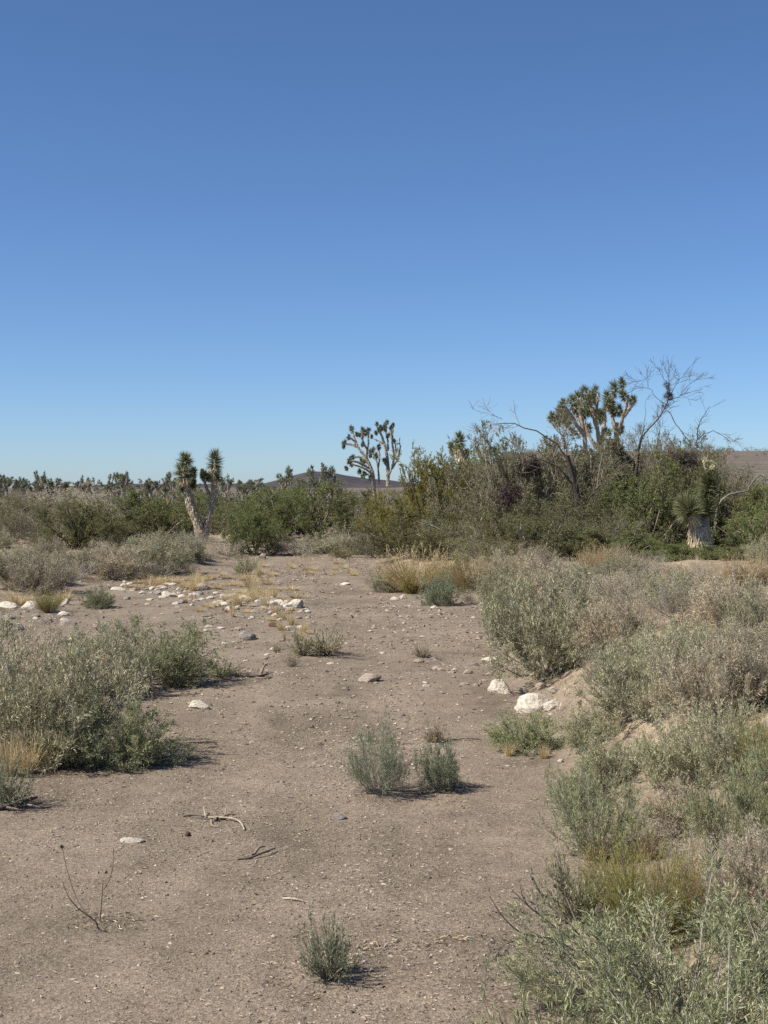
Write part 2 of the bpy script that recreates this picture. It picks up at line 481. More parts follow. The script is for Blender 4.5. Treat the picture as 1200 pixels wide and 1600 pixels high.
def leaf_pts(P, n, t, rs):
    N, K0, _ = P.shape
    idx = np.repeat(np.arange(N), n)
    tt = rs.uniform(t[0], t[1], len(idx)); f = tt * (K0 - 1)
    i = np.minimum(f.astype(int), K0 - 2); f = (f - i)[:, None]
    pos = P[idx, i] * (1 - f) + P[idx, i + 1] * f
    tan = norm(P[idx, i + 1] - P[idx, i])
    return pos, tan

def put_leaves(mb, P, n, t, rs, L, W, ang=(.5, 1.1), upb=.2, fold=.3):
    pos, tan = leaf_pts(P, n, t, rs)
    m = len(pos)
    r = rs.normal(0, 1, (m, 3)); perp = norm(r - (r * tan).sum(-1, keepdims=True) * tan)
    a = rs.uniform(ang[0], ang[1], m)[:, None]
    d = np.cos(a) * tan + np.sin(a) * perp; d[:, 2] += upb
    nr = rs.normal(0, .6, (m, 3)) + np.array([0, 0, .7])
    pos[:, 2] = np.maximum(pos[:, 2], .006)
    mb.leaves(pos, d, nr, rs.uniform(L[0], L[1], m), rs.uniform(W[0], W[1], m), fold)

PROTO = {}
def register(kind, stems, foliage, stem_mat, leaf_m, extra=None):
    """keeps a plant form: part meshes, its width and height"""
    parts = []; V = []
    if kind in ('tree', 'thin'):
        zz = np.concatenate([v_ for b_ in (stems, foliage) for v_ in b_.v])[:, 2]; q_ = np.percentile(zz, 88)
        for b_ in (stems, foliage):
            for v_ in b_.v:
                m_ = v_[:, 2] > q_; v_[m_, 2] = q_ + (v_[m_, 2] - q_) * .68
    for nm, b, mt in ((('branches', stems, stem_mat), ('foliage', foliage, leaf_m)) + tuple(extra or ())):
        if b is not None and b.n:
            me = b.mesh(nm, mt); parts.append((nm, me)); V.append(np.concatenate(b.v))
    V = np.concatenate(V)
    lo = np.percentile(V, 1.5, 0); hi = np.percentile(V, 98.5, 0)
    w = .5 * (hi[0] - lo[0] + hi[1] - lo[1])
    PROTO.setdefault(kind, []).append((parts, w, hi[2]))

# dense rounded desert shrub with small grey-green leaves
for v in range(3):
    rs = np.random.RandomState(100 + v)
    S, Lf = MB(), MB()
    a = start_stems(48, .14, 1.5, (.42, .72), .09, .10, 6, rs, .006)
    b = grow(*a, 7, (.12, 1), (.3, .9), (.16, .34), .08, .13, 5, rs)
    c = grow(*b, 6, (.15, 1), (.3, .9), (.07, .17), .06, .12, 4, rs)
    S.tubes(*a, 4); S.tubes(*b, 3); S.tubes(*c, 3)
    put_leaves(Lf, a[0], 10, (.1, 1), rs, (.02, .05), (.0045, .008))
    put_leaves(Lf, b[0], 8, (.1, 1), rs, (.02, .05), (.0045, .008))
    put_leaves(Lf, c[0], 12, (.05, 1), rs, (.02, .05), (.0045, .008))
    S.tubes(*grow(*b, 1, (.5, 1), (.1, .5), (.12, .28), .05, .12, 5, rs, .7), 3)
    register('salt', S, Lf, M['twig'], M['salt'])

# the same for the near right, longer narrow leaves on long arching shoots
for v in range(3):
    rs = np.random.RandomState(200 + v)
    S, Lf = MB(), MB()
    a = start_stems(44, .16, 1.3, (.42, .8), .06, .10, 7, rs, .005)
    b = grow(*a, 7, (.1, 1), (.25, .8), (.14, .32), .06, .12, 5, rs)
    c = grow(*b, 4, (.2, 1), (.3, .9), (.07, .16), .06, .10, 4, rs)
    S.tubes(*a, 4); S.tubes(*b, 3); S.tubes(*c, 3)
    put_leaves(Lf, a[0], 18, (.08, 1), rs, (.02, .04), (.005, .008), (.4, 1.0))
    put_leaves(Lf, b[0], 9, (.15, 1), rs, (.022, .048), (.004, .0065), (.4, 1.0))
    put_leaves(Lf, c[0], 10, (.05, 1), rs, (.022, .048), (.004, .0065), (.4, 1.0))
    register('willow', S, Lf, M['twig'], M['willow'])

# bare twiggy shrub with few leaves
for v in range(3):
    rs = np.random.RandomState(300 + v)
    S, Lf = MB(), MB()
    a = start_stems(30, .10, 1.2, (.4, .7), .06, .14, 6, rs, .006)
    b = grow(*a, 7, (.25, 1), (.4, 1.0), (.16, .32), .05, .18, 5, rs)
    c = grow(*b, 6, (.2, 1), (.4, 1.0), (.06, .15), .04, .15, 4, rs, .6)
    S.tubes(*a, 4); S.tubes(*b, 3); S.tubes(*c, 3)
    put_leaves(Lf, c[0], 3, (.2, 1), rs, (.012, .026), (.004, .007))
    register('twig', S, Lf, M['twig'], M['saltpale'])

# large shrub / small tree of the thicket
for v in range(4):
    rs = np.random.RandomState(400 + v)
    S, Lf = MB(), MB()
    a = start_stems(20, .25, 1.4, (1.1, 2.2), .08, .12, 8, rs, .028)
    b = grow(*a, 7, (.12, 1), (.35, 1.0), (.45, .9), .08, .15, 6, rs, .5)
    c = grow(*b, 7, (.2, 1), (.35, 1.0), (.2, .45), .06, .16, 4, rs, .5)
    S.tubes(*a, 5); S.tubes(*b, 4); S.tubes(*c, 3)
    e = grow(*c, 4, (.2, 1), (.3, .9), (.10, .22), .05, .12, 3, rs, .5)
    S.tubes(*e, 3)
    put_leaves(Lf, c[0], 6, (.2, 1), rs, (.03, .06), (.012, .022))
    put_leaves(Lf, e[0], 13, (.0, 1), rs, (.03, .06), (.011, .020))
    register('tree', S, Lf, M['twigbrown'], M['tree'])
# the same sort with thin foliage and many bare grey twigs
for v in range(2):
    rs = np.random.RandomState(450 + v)
    S, Lf = MB(), MB()
    a = start_stems(16, .2, 1.4, (1.1, 2.1), .05, .16, 8, rs, .026)
    b = grow(*a, 9, (.2, 1), (.4, 1.1), (.5, 1.0), .04, .2, 6, rs, .5)
    c = grow(*b, 8, (.2, 1), (.4, 1.1), (.2, .5), .03, .2, 5, rs, .55)
    e = grow(*c, 4, (.2, 1), (.3, 1.0), (.10, .25), .03, .15, 3, rs, .6)
    S.tubes(*a, 5); S.tubes(*b, 4); S.tubes(*c, 3); S.tubes(*e, 3)
    put_leaves(Lf, e[0], 5, (.1, 1), rs, (.03, .055), (.010, .018))
    register('thin', S, Lf, M['twig'], M['treegrey'])

# small upright leafy weed
for v in range(5):
    rs = np.random.RandomState(500 + v)
    S, Lf = MB(), MB()
    a = start_stems(34, .05, 1.4, (.10, .33), .07, .11, 6, rs, .003, rs.uniform(-.35, .35))
    b = grow(*a, 6, (.05, .95), (.3, .8), (.07, .16), .07, .1, 4, rs)
    dd_ = start_stems(9, .05, 1.35, (.2, .42), .02, .14, 6, rs, .0022); S.tubes(*dd_, 3); S.tubes(*grow(*dd_, 3, (.4, 1), (.3, .9), (.05, .12), .0, .12, 4, rs), 3)
    S.tubes(*a, 4); S.tubes(*b, 3)
    put_leaves(Lf, a[0], 22, (.03, 1), rs, (.016, .036), (.005, .009), (.4, 1.1))
    put_leaves(Lf, b[0], 10, (.1, 1), rs, (.014, .030), (.0045, .008), (.4, 1.1))
    register('weed', S, Lf, M['twigbrown'], M['weed'])

# broom-like bush of fine upright stems
for v in range(3):
    rs = np.random.RandomState(600 + v)
    Lf, S = MB(), MB()
    a = start_stems(170, .13, 1.15, (.32, .6), .06, .08, 6, rs, .0032)
    b = grow(*a, 9, (.1, 1), (.12, .6), (.10, .26), .06, .09, 4, rs, .7)
    S.tubes(*a, 3); Lf.tubes(*b, 3)
    put_leaves(Lf, b[0], 6, (.3, 1), rs, (.015, .03), (.003, .005), (.2, .6))
    register('broom', S, Lf, M['twigbrown'], M['broom'])

# dry grass tuft
for v in range(4):
    rs = np.random.RandomState(700 + v)
    Lf = MB()
    n = 240
    a = rs.uniform(0, 2 * math.pi, n); rr = .07 * np.sqrt(rs.uniform(0, 1, n))
    base = np.stack([rr * np.cos(a), rr * np.sin(a), np.zeros(n)], -1)
    th = rs.uniform(.02, .75, n); bb = a + rs.normal(0, .7, n)
    dd = np.stack([np.sin(th) * np.cos(bb), np.sin(th) * np.sin(bb), np.cos(th)], -1)
    Lf.blades(base, dd, rs.uniform(.12, .34, n), rs.uniform(.003, .006, n), rs.uniform(.1, 1.2, n), rs, 5)
    register('grass', None, Lf, None, M['straw'], None)
    p, w, h = PROTO['grass'][-1]
    PROTO['grass'][-1] = ([('blades', p[0][1])], w, h)

def copy_plant(name, kind, variant, loc, w, h, rz, leaf=None, stem=None, **kw):
    """a plant of its own: shared part meshes under an empty at its foot"""
    parts, pw, ph = PROTO[kind][variant % len(PROTO[kind])]
    if len(parts) == 1:
        nm, me = parts[0]
        r = bpy.data.objects.new(name, me); COL.objects.link(r); objs = [(nm, r)]
    else:
        r = empty(name, loc); objs = []
        for nm, me in parts:
            o = bpy.data.objects.new(nm, me); COL.objects.link(o); o.parent = r; objs.append((nm, o))
    for nm, o in objs:
        mt = leaf if nm in ('foliage', 'blades', 'crown') else stem
        if mt:
            o.material_slots[0].link = 'OBJECT'; o.material_slots[0].material = M[mt]
    r.location = loc; r.rotation_euler = (0, 0, rz); r.scale = (w / pw, w / pw, h / ph)
    return tag(r, **kw)

RV = np.random.RandomState(7)
COUNT = {}
def plant(name, kind, px, base, top, wpx, label, cat='shrub', group=None, leaf=None, stem=None, Y=None, rz=None, v=None, sink=.0):
    """plant standing where the photo shows its foot at (px, base), its top at row top"""
    if Y is None: P = gp(px, base)
    else:
        r = ray(px, base); P = np.array([r[0] * Y, Y, h1(r[0] * Y, Y)])
    top_z = CAM_Z + ray(px, top)[2] * P[1]
    h = max(top_z - P[2], .04); w = wpx / FPX * P[1]
    COUNT[kind] = COUNT.get(kind, -1) + 1
    return copy_plant(name, kind, COUNT[kind] if v is None else v, (P[0], P[1], P[2] - sink), w, h,
                      RV.uniform(0, 6.28) if rz is None else rz, leaf, stem, label=label, cat=cat, group=group)

# ---------------------------------------------------------------- joshua trees
def head_leaves(mb, p0, p1, r, rs, n=110, w=.03):
    """spiky leaf head along the axis p0 -> p1"""
    ax = p1 - p0; ln = np.linalg.norm(ax); ax = ax / max(ln, 1e-6)
    t = rs.uniform(0, 1, n)
    pos = p0 + ax * (t * ln)[:, None]
    q = rs.normal(0, 1, (n, 3)); perp = norm(q - (q @ ax)[:, None] * ax)
    ang = R(115) - R(95) * t ** 1.2 + rs.normal(0, .16, n)
    d = np.cos(ang)[:, None] * ax + np.sin(ang)[:, None] * perp
    L = r * rs.uniform(.8, 1.15, n)
    mb.leaves(pos + d * r * .06, d, rs.normal(0, 1, (n, 3)), L, w * rs.uniform(.8, 1.2, n), .3, .25)

def shag(mb, P, rad, rs, n, L, w, down=True):
    """dead leaves hanging back along a limb"""
    K = len(P); t = rs.uniform(0, 1, n) * (K - 1); i = np.minimum(t.astype(int), K - 2); f = (t - i)[:, None]
    pos = P[i] * (1 - f) + P[i + 1] * f; tan = norm(P[i + 1] - P[i]); rr = (rad[i] * (1 - f[:, 0]) + rad[i + 1] * f[:, 0])[:, None]
    q = rs.normal(0, 1, (n, 3)); perp = norm(q - (q * tan).sum(-1, keepdims=True) * tan)
    a = rs.uniform(2.45, 3.0, n)[:, None]
    d = np.cos(a) * tan + np.sin(a) * perp
    mb.leaves(pos + perp * rr * .9, d, perp + rs.normal(0, .2, (n, 3)), rs.uniform(.7, 1.2, n) * L, w, .2, .3)

def smooth_path(pts, rad, K):
    pts = np.array(pts, float); rad = np.array(rad, float)
    s = np.concatenate([[0], np.cumsum(np.linalg.norm(np.diff(pts, axis=0), axis=1))]); s /= s[-1]
    t = np.linspace(0, 1, K)
    out = np.stack([np.interp(t, s, pts[:, k]) for k in range(3)], -1)
    for _ in range(2):
        out[1:-1] = .25 * out[:-2] + .5 * out[1:-1] + .25 * out[2:]
    return out, np.interp(t, s, rad)

# far copies: branching trees grown by rule
for v in range(7):
    rs = np.random.RandomState(800 + v)
    T, Cr = MB(), MB()
    hh = rs.uniform(1.0, 1.8)
    P0, r0 = march(np.zeros((1, 3)), np.array([[rs.normal(0, .1), rs.normal(0, .1), 1.]]), np.array([hh]), .1, .06, 6, rs, .15, .8)
    T.tubes(P0, r0, 7)
    lv = [(P0, r0)]
    a = grow(P0, r0, rs.randint(3, 6), (.55, 1), (.5, 1.1), (.7, 1.3), .16, .14, 5, rs, .75, .1)
    b = grow(*a, rs.randint(2, 4), (.6, 1), (.4, 1.0), (.5, .9), .16, .14, 5, rs, .8, .1)
    T.tubes(*a, 6); T.tubes(*b, 6)
    ends = list(b[0]) + ([P0[0]] if v % 2 else [])
    for q in ends:
        ax = norm(q[-1] - q[-2])
        head_leaves(Cr, q[-1] - ax * .18, q[-1] + ax * .12, .26, rs, 60, .05)
    dead = MB()
    for q, rr in zip(np.concatenate([a[0], b[0]]), np.concatenate([a[1], b[1]])):
        shag(dead, q, rr, rs, 60, .2, .05)
    V = np.concatenate(Cr.v + T.v)
    PROTO.setdefault('joshua', []).append(([('trunk', T.mesh('trunk', M['jbark'])), ('crown', Cr.mesh('crown', M['jleaffar'])), ('dead_leaf_skirt', dead.mesh('dead_leaf_skirt', M['jdeadgrey']))],
                                           .5 * (np.ptp(V[:, 0]) + np.ptp(V[:, 1])), V[:, 2].max()))

def joshua(name, label, Y, limbs, heads, px0, zoff=0.0, seed=1, dead='jdead', leafw=.03, nleaf=110, shagn=1.0, leafm='jleaf', group=None, shagL=.22, rmul=1.0, hmul=1.0, under=1.0):
    """limbs: (depth offset m, [(px,py,radius px)...], shaggy); heads: (px, py, radius px, tilt, depth)"""
    rs = np.random.RandomState(seed)
    x0 = (px0 - 600) / FPX * Y; z0 = h1(x0, Y)
    root = tag(empty(name, (x0, Y, z0)), label, 'tree', group)
    org = np.array([x0, Y, z0]); k = Y / FPX
    tr, br, sk = MB(), MB(), MB()
    for n, (dy0, dy1, pts, shaggy) in enumerate(limbs):
        Q = []
        for j, p in enumerate(pts):
            t = j / max(len(pts) - 1, 1)
            Q.append(at(p[0], p[1], Y) + np.array([0, dy0 + (dy1 - dy0) * t, 0]) - org)
        if n == 0 or pts[0][1] > 832 and pts[0][2] > 3: Q[0][2] = min(Q[0][2], -.05)
        P, rr = smooth_path(Q, [p[2] * k * rmul for p in pts], max(6, len(pts) * 4))
        rr = rr * (1 + rs.normal(0, .05, len(rr)))
        (tr if n == 0 else br).tubes(P[None], rr[None], 8)
        if shaggy: shag(sk, P[int(len(P) * .1):], rr[int(len(P) * .1):], rs, int(shaggy * shagn), shagL, leafw * 1.1)
    tr.build('trunk', M['jbark'], root)
    if br.n: br.build('branches', M['jbark'], root)
    for (px, py, r, ln, dy, tilt) in heads:
        r *= hmul
        c = at(px, py, Y) + np.array([0, dy, 0]) - org
        ax = norm(np.array([math.sin(tilt), rs.normal(0, .25), math.cos(tilt)]))
        hb = MB()
        nd = int(nleaf * .45); q_ = rs.normal(0, 1, (nd, 3)); pr = norm(q_ - (q_ @ ax)[:, None] * ax); an = rs.uniform(2.0, 2.9, nd)[:, None]
        if under: sk.leaves(c - ax * ln * k * rs.uniform(.3, .75, nd)[:, None], np.cos(an) * ax + np.sin(an) * pr, pr, r * k * under * rs.uniform(.7, 1.1, nd), leafw * 1.2, .2, .3)
        head_leaves(hb, c - ax * ln * k * .5, c + ax * ln * k * .5, r * k, rs, int(nleaf * max(1, ln / (r * 1.2))), leafw)
        hb.build('leaf_head', M[leafm], root)
    if sk.n: sk.build('dead_leaf_skirt', M[dead], root)
    return root

# ---------------------------------------------------------------- gravel and litter on the wash bed (nobody could count it)
def scatter(n, y0, y1, rs, xw, power=1.0, bank=.25):
    y = y0 + (y1 - y0) * rs.uniform(0, 1, n) ** power
    xl, xr = edges(y * 0, y)
    lo = np.maximum(xl - bank, -y * xw - .3); hi = np.minimum(xr + bank, y * xw + .3)
    x = lo + (hi - lo) * rs.uniform(0, 1, n)
    return x, y
def gravel(name, n, y0, y1, s0, s1, seed, power, keep=None):
    rs = np.random.RandomState(seed)
    x, y = scatter(n, y0, y1, rs, .30, power)
    dens = .5 + vnoise(x * 1.5, y * .45, 40) + .45 * vnoise(x * 4, y * 2.2, 41)
    k = rs.uniform(0, 1, n) < np.clip((dens - .24) * 2.2, .16, 1); x, y = x[k], y[k]; n = len(x)
    s = s0 * (s1 / s0) ** (rs.uniform(0, 1, n) ** 2.6)
    z = H(x, y)
    o = np.array([[1, 0, 0], [0, 1, 0], [-1, 0, 0], [0, -1, 0], [0, 0, 1], [0, 0, -1.]])
    V = o[None] * (1 + rs.uniform(-.35, .35, (n, 6, 1))) * s[:, None, None] * np.stack([rs.uniform(.7, 1.5, n), rs.uniform(.6, 1.1, n), rs.uniform(.35, .7, n)], -1)[:, None]
    V += (rs.uniform(-.2, .2, (n, 6, 3)) * s[:, None, None])
    a = rs.uniform(0, 6.28, n); ca, sa = np.cos(a)[:, None], np.sin(a)[:, None]
    X = V[..., 0] * ca - V[..., 1] * sa; Yv = V[..., 0] * sa + V[..., 1] * ca
    V = np.stack([X + x[:, None], Yv + y[:, None], V[..., 2] + (z + s * .18)[:, None]], -1)
    f = np.array([[0, 1, 4], [1, 2, 4], [2, 3, 4], [3, 0, 4], [1, 0, 5], [2, 1, 5], [3, 2, 5], [0, 3, 5]])
    F = (np.arange(n)[:, None, None] * 6 + f[None]).reshape(-1, 3)
    return V.reshape(-1, 3), F
gm = MB()
for args in ((32000, 3.1, 9.5, .0026, .010, 1, 1.0), (14000, 8, 20, .005, .020, 2, 1.2), (9000, 14, 34, .010, .035, 3, 1.0)):
    gm.add(*gravel('g', *args))
tag(gm.build('gravel', M['pebble']), 'small mixed gravel strewn over the sandy wash bed', 'gravel', kind='stuff')
lm = MB(); rs = np.random.RandomState(21)
for n, y0, y1, L0, L1, W in ((26000, 3.1, 10, .008, .028, .0040), (5000, 9, 28, .015, .05, .008)):
    x, y = scatter(n, y0, y1, rs, .30, 1.0, .5)
    dens = .4 + vnoise(x * .8 + 3, y * .7, 50) + .6 * vnoise(x * 2.5, y * 2.2, 51)
    k = rs.uniform(0, 1, n) < np.clip(dens * 1.2, .08, 1); x, y = x[k], y[k]; n = len(x)
    a = rs.uniform(0, 6.28, n)
    d_ = np.stack([np.cos(a), np.sin(a), rs.normal(.04, .1, n)], -1)
    lm.leaves(np.stack([x, y, H(x, y) + .004], -1), d_, np.array([0, 0, 1.]) + rs.normal(0, .25, (n, 3)), rs.uniform(L0, L1, n), W * rs.uniform(.6, 1.4, n), .35)
for mx_, my_, r_, h_ in MOUNDS:
    n = 150; x = rs.normal(mx_ + r_ * .2, r_ * .7, n); y = rs.normal(my_, r_ * .6, n); a = rs.uniform(0, 6.28, n)
    lm.leaves(np.stack([x, y, H(x, y) + .004], -1), np.stack([np.cos(a), np.sin(a), rs.normal(.08, .15, n)], -1), np.array([0, 0, 1.]) + rs.normal(0, .3, (n, 3)), rs.uniform(.008, .04, n) * (my_ / 7) ** .5, .005, .35)
tag(lm.build('plant_litter', M['litter']), 'dry straw bits and leaf litter scattered on the sand', 'litter', kind='stuff')

# sparse dry grass and leaf litter over both banks
bm = MB(); rs = np.random.RandomState(22)
for n, y0, y1, sc in ((20000, 3.2, 12, 1.0), (12000, 11, 34, 1.6), (4000, 30, 60, 2.4)):
    y = rs.uniform(y0, y1, n); x = rs.uniform(-1, 1, n) * (y * .31 + .4)
    mk = bankmask(x, y); k = rs.uniform(0, 1, n) < np.clip(mk * (.30 + 1.4 * (vnoise(x * .9, y * .6, 60) + .25)), .0, 1)
    if y0 > 20: k = rs.uniform(0, 1, n) < .5
    x, y = x[k], y[k]; n = len(x)
    a = rs.uniform(0, 6.28, n); th = rs.uniform(.1, 1.2, n)
    dd = np.stack([np.sin(th) * np.cos(a), np.sin(th) * np.sin(a), np.cos(th)], -1)
    bm.blades(np.stack([x, y, H(x, y) - .005], -1), dd, rs.uniform(.04, .13, n) * sc, rs.uniform(.003, .006, n) * sc, rs.uniform(.1, .9, n), rs, 4)
tag(bm.build('dry_ground_cover', M['strawbrown']), 'thin dead grass covering the soil of both banks', 'grass', kind='stuff')

# far scrub between the thicket and the horizon, one mass
fm = MB(); rs = np.random.RandomState(23)
n = 2600
Yc = 44 * (340 / 44) ** rs.uniform(0, 1, n); Xc = rs.uniform(-1, 1, n) * (Yc * .34 + 4)
rad_ = rs.uniform(.35, .85, n); hh = rad_ * rs.uniform(.7, 1.3, n)
m = 44
u = norm(rs.normal(0, 1, (n, m, 3))); u[..., 2] = np.abs(u[..., 2])
q = u * rs.uniform(.55, 1.05, (n, m, 1)) * np.stack([rad_, rad_, hh], -1)[:, None]
pos = q + np.stack([Xc, Yc, H(Xc, Yc) - .1], -1)[:, None]
fm.leaves(pos.reshape(-1, 3), (u + rs.normal(0, .5, (n, m, 3))).reshape(-1, 3), rs.normal(0, 1, (n * m, 3)), np.repeat(rad_ * .30, m), np.repeat(rad_ * .13, m), .3)
def far_mat():
    m_, nt, N, L, P = new_mat('far_scrub')
    tc = N.new('ShaderNodeTexCoord'); nz = N.new('ShaderNodeTexNoise'); nz.inputs['Scale'].default_value = .22; nz.inputs['Detail'].default_value = 3
    L.new(tc.outputs['Object'], nz.inputs['Vector'])
    r = ramp(N, [(.36, (.20, .165, .125)), (.46, (.15, .14, .085)), (.56, (.11, .12, .06)), (.66, (.19, .155, .12))]); L.new(nz.outputs[0], r.inputs[0])
    g = N.new('ShaderNodeNewGeometry'); mr = N.new('ShaderNodeMapRange'); mr.inputs['To Min'].default_value = .65; mr.inputs['To Max'].default_value = 1.35
    L.new(g.outputs['Random Per Island'], mr.inputs['Value'])
    hs = N.new('ShaderNodeHueSaturation'); L.new(r.outputs[0], hs.inputs['Color']); L.new(mr.outputs[0], hs.inputs['Value'])
    L.new(hs.outputs[0], P.inputs['Base Color']); P.inputs['Roughness'].default_value = .9
    return m_
tag(fm.build('far_scrub', far_mat()), 'far desert scrub merging into one mass below the horizon', 'scrub', kind='stuff')

# ---------------------------------------------------------------- joshua trees seen one by one
joshua('joshua_tree', 'two-stemmed joshua tree with pale peeling trunks among green shrubs', 36,
    [(0, -.1, [(316, 842, 10), (310, 818, 9.5), (301, 797, 9), (294, 772, 8), (288, 748, 6)], 260),
     (0, .15, [(317, 838, 8), (323, 818, 7.5), (331, 792, 6), (334, 770, 5.2), (333, 748, 4.5), (334, 728, 3)], 150),
     (.1, .3, [(329, 778, 3), (320, 760, 2.6), (316, 745, 2.2)], 30)],
    [(287, 741, 14, 9, -.1, -.1), (290, 722, 11, 8, -.1, .05), (301, 738, 6, 5, .1, .3), (301, 756, 5, 9, .1, .1),
     (334, 721, 11.5, 14, .15, .03), (336, 744, 10, 10, .15, .1), (314, 741, 4, 10, .3, -.1), (323, 744, 6, 8, .1, -.5), (286, 762, 6, 10, -.1, -.4)],
    316, seed=3, leafw=.020, nleaf=260, shagL=.08, hmul=1.4, shagn=2.6, rmul=.8)

B = lambda L: [(500 + x / 7.5, 640 + y / 7.5) for x, y in L]
def limbB(pts, r0, r1):
    q = B(pts); n = len(q)
    return [(p[0], p[1], r0 + (r1 - r0) * j / (n - 1)) for j, p in enumerate(q)]
rb = np.random.RandomState(5)
hB = [(371, 230, 4.5), (335, 320, 3.6), (285, 385, 3.6), (275, 435, 3), (500, 245, 4), (560, 255, 4.5), (430, 285, 3), (480, 310, 4), (380, 560, 4), (345, 600, 4.2), (365, 640, 3.8), (310, 690, 3),
      (465, 725, 3.4), (520, 745, 3.2), (610, 480, 4.6), (655, 540, 4.2), (690, 440, 3.8), (590, 535, 3), (605, 320, 2.6), (665, 170, 2.8), (780, 150, 3.6), (855, 182, 2.8), (830, 215, 2.8), (755, 190, 2.8),
      (710, 210, 3.4), (690, 245, 3.4), (655, 272, 3), (760, 240, 3), (800, 300, 3.2), (760, 605, 4.2), (838, 262, 2.8), (530, 270, 4), (510, 625, 4.4), (500, 410, 3), (870, 360, 2.5), (490, 590, 4), (730, 225, 3), (505, 790, 4), (590, 800, 4)]
joshua('joshua_tree', 'tall many-branched joshua tree alone against the sky beside the far hill', 92,
    [(0, 0, limbB([(650, 880), (625, 770), (600, 690), (545, 570)], 3.2, 2.4), 60),
     (0, .6, limbB([(600, 690), (545, 570), (440, 440), (400, 330), (371, 240)], 2.3, 1.5), 90),
     (.4, .5, limbB([(440, 440), (380, 410), (320, 400), (285, 390)], 1.7, 1.3), 50),
     (.4, .2, limbB([(410, 370), (360, 335), (335, 325)], 1.4, 1.1), 30),
     (.1, -.6, limbB([(545, 570), (550, 480), (570, 400), (565, 265)], 1.9, 1.3), 50),
     (-.2, -.9, limbB([(555, 470), (510, 400), (490, 300), (500, 250)], 1.5, 1.2), 40),
     (.1, -.8, limbB([(600, 700), (520, 655), (430, 610), (350, 605)], 1.8, 1.3), 60),
     (.1, .8, limbB([(580, 640), (500, 570), (430, 550), (380, 560)], 1.8, 1.2), 40),
     (0, -1., limbB([(620, 760), (540, 700), (470, 670), (365, 640)], 1.8, 1.2), 50),
     (0, 1., limbB([(630, 800), (560, 760), (520, 745)], 1.8, 1.4), 30),
     (.5, .5, limbB([(690, 880), (690, 790), (682, 690), (665, 600), (610, 490)], 1.6, 1.1), 30),
     (.5, .9, limbB([(682, 690), (700, 560), (690, 450)], 1.3, 1.1), 20),
     (0, .3, limbB([(795, 900), (795, 780), (800, 690), (790, 560), (760, 420), (730, 330), (700, 240)], 3.4, 1.3), 70),
     (.2, .8, limbB([(795, 480), (800, 380), (775, 280), (780, 160)], 1.6, 1.1), 40),
     (0, -.6, limbB([(810, 760), (850, 680), (868, 560), (850, 420), (835, 300), (830, 220)], 1.9, 1.1), 50),
     (0, -.3, limbB([(848, 420), (850, 300), (855, 190)], 1.3, 1.), 20),
     (.2, .6, limbB([(755, 420), (700, 370), (650, 350), (610, 325)], 1.2, .8), 20),
     (.2, -.4, limbB([(765, 440), (740, 330), (690, 260), (660, 180)], 1.3, .8), 30),
     (0, .9, limbB([(850, 690), (915, 570), (945, 440), (930, 370), (938, 325)], 1.5, .6), 0),
     (.7, .9, limbB([(940, 450), (955, 415)], .7, .5), 0),
     (0, .4, limbB([(800, 690), (770, 650), (760, 600)], 1.2, 1.), 10),
     (.0, .4, limbB([(870, 560), (890, 450), (875, 365)], 1.3, .9), 20)],
    [(*B([(x, y)])[0], r * 1.05, r * .9, rb.uniform(-.8, .8), rb.normal(0, .4)) for x, y, r in hB],
    597, seed=4, dead='jdeadgrey', leafw=.045, nleaf=90, leafm='jleaffar', shagL=.16, rmul=.95, hmul=1.3)

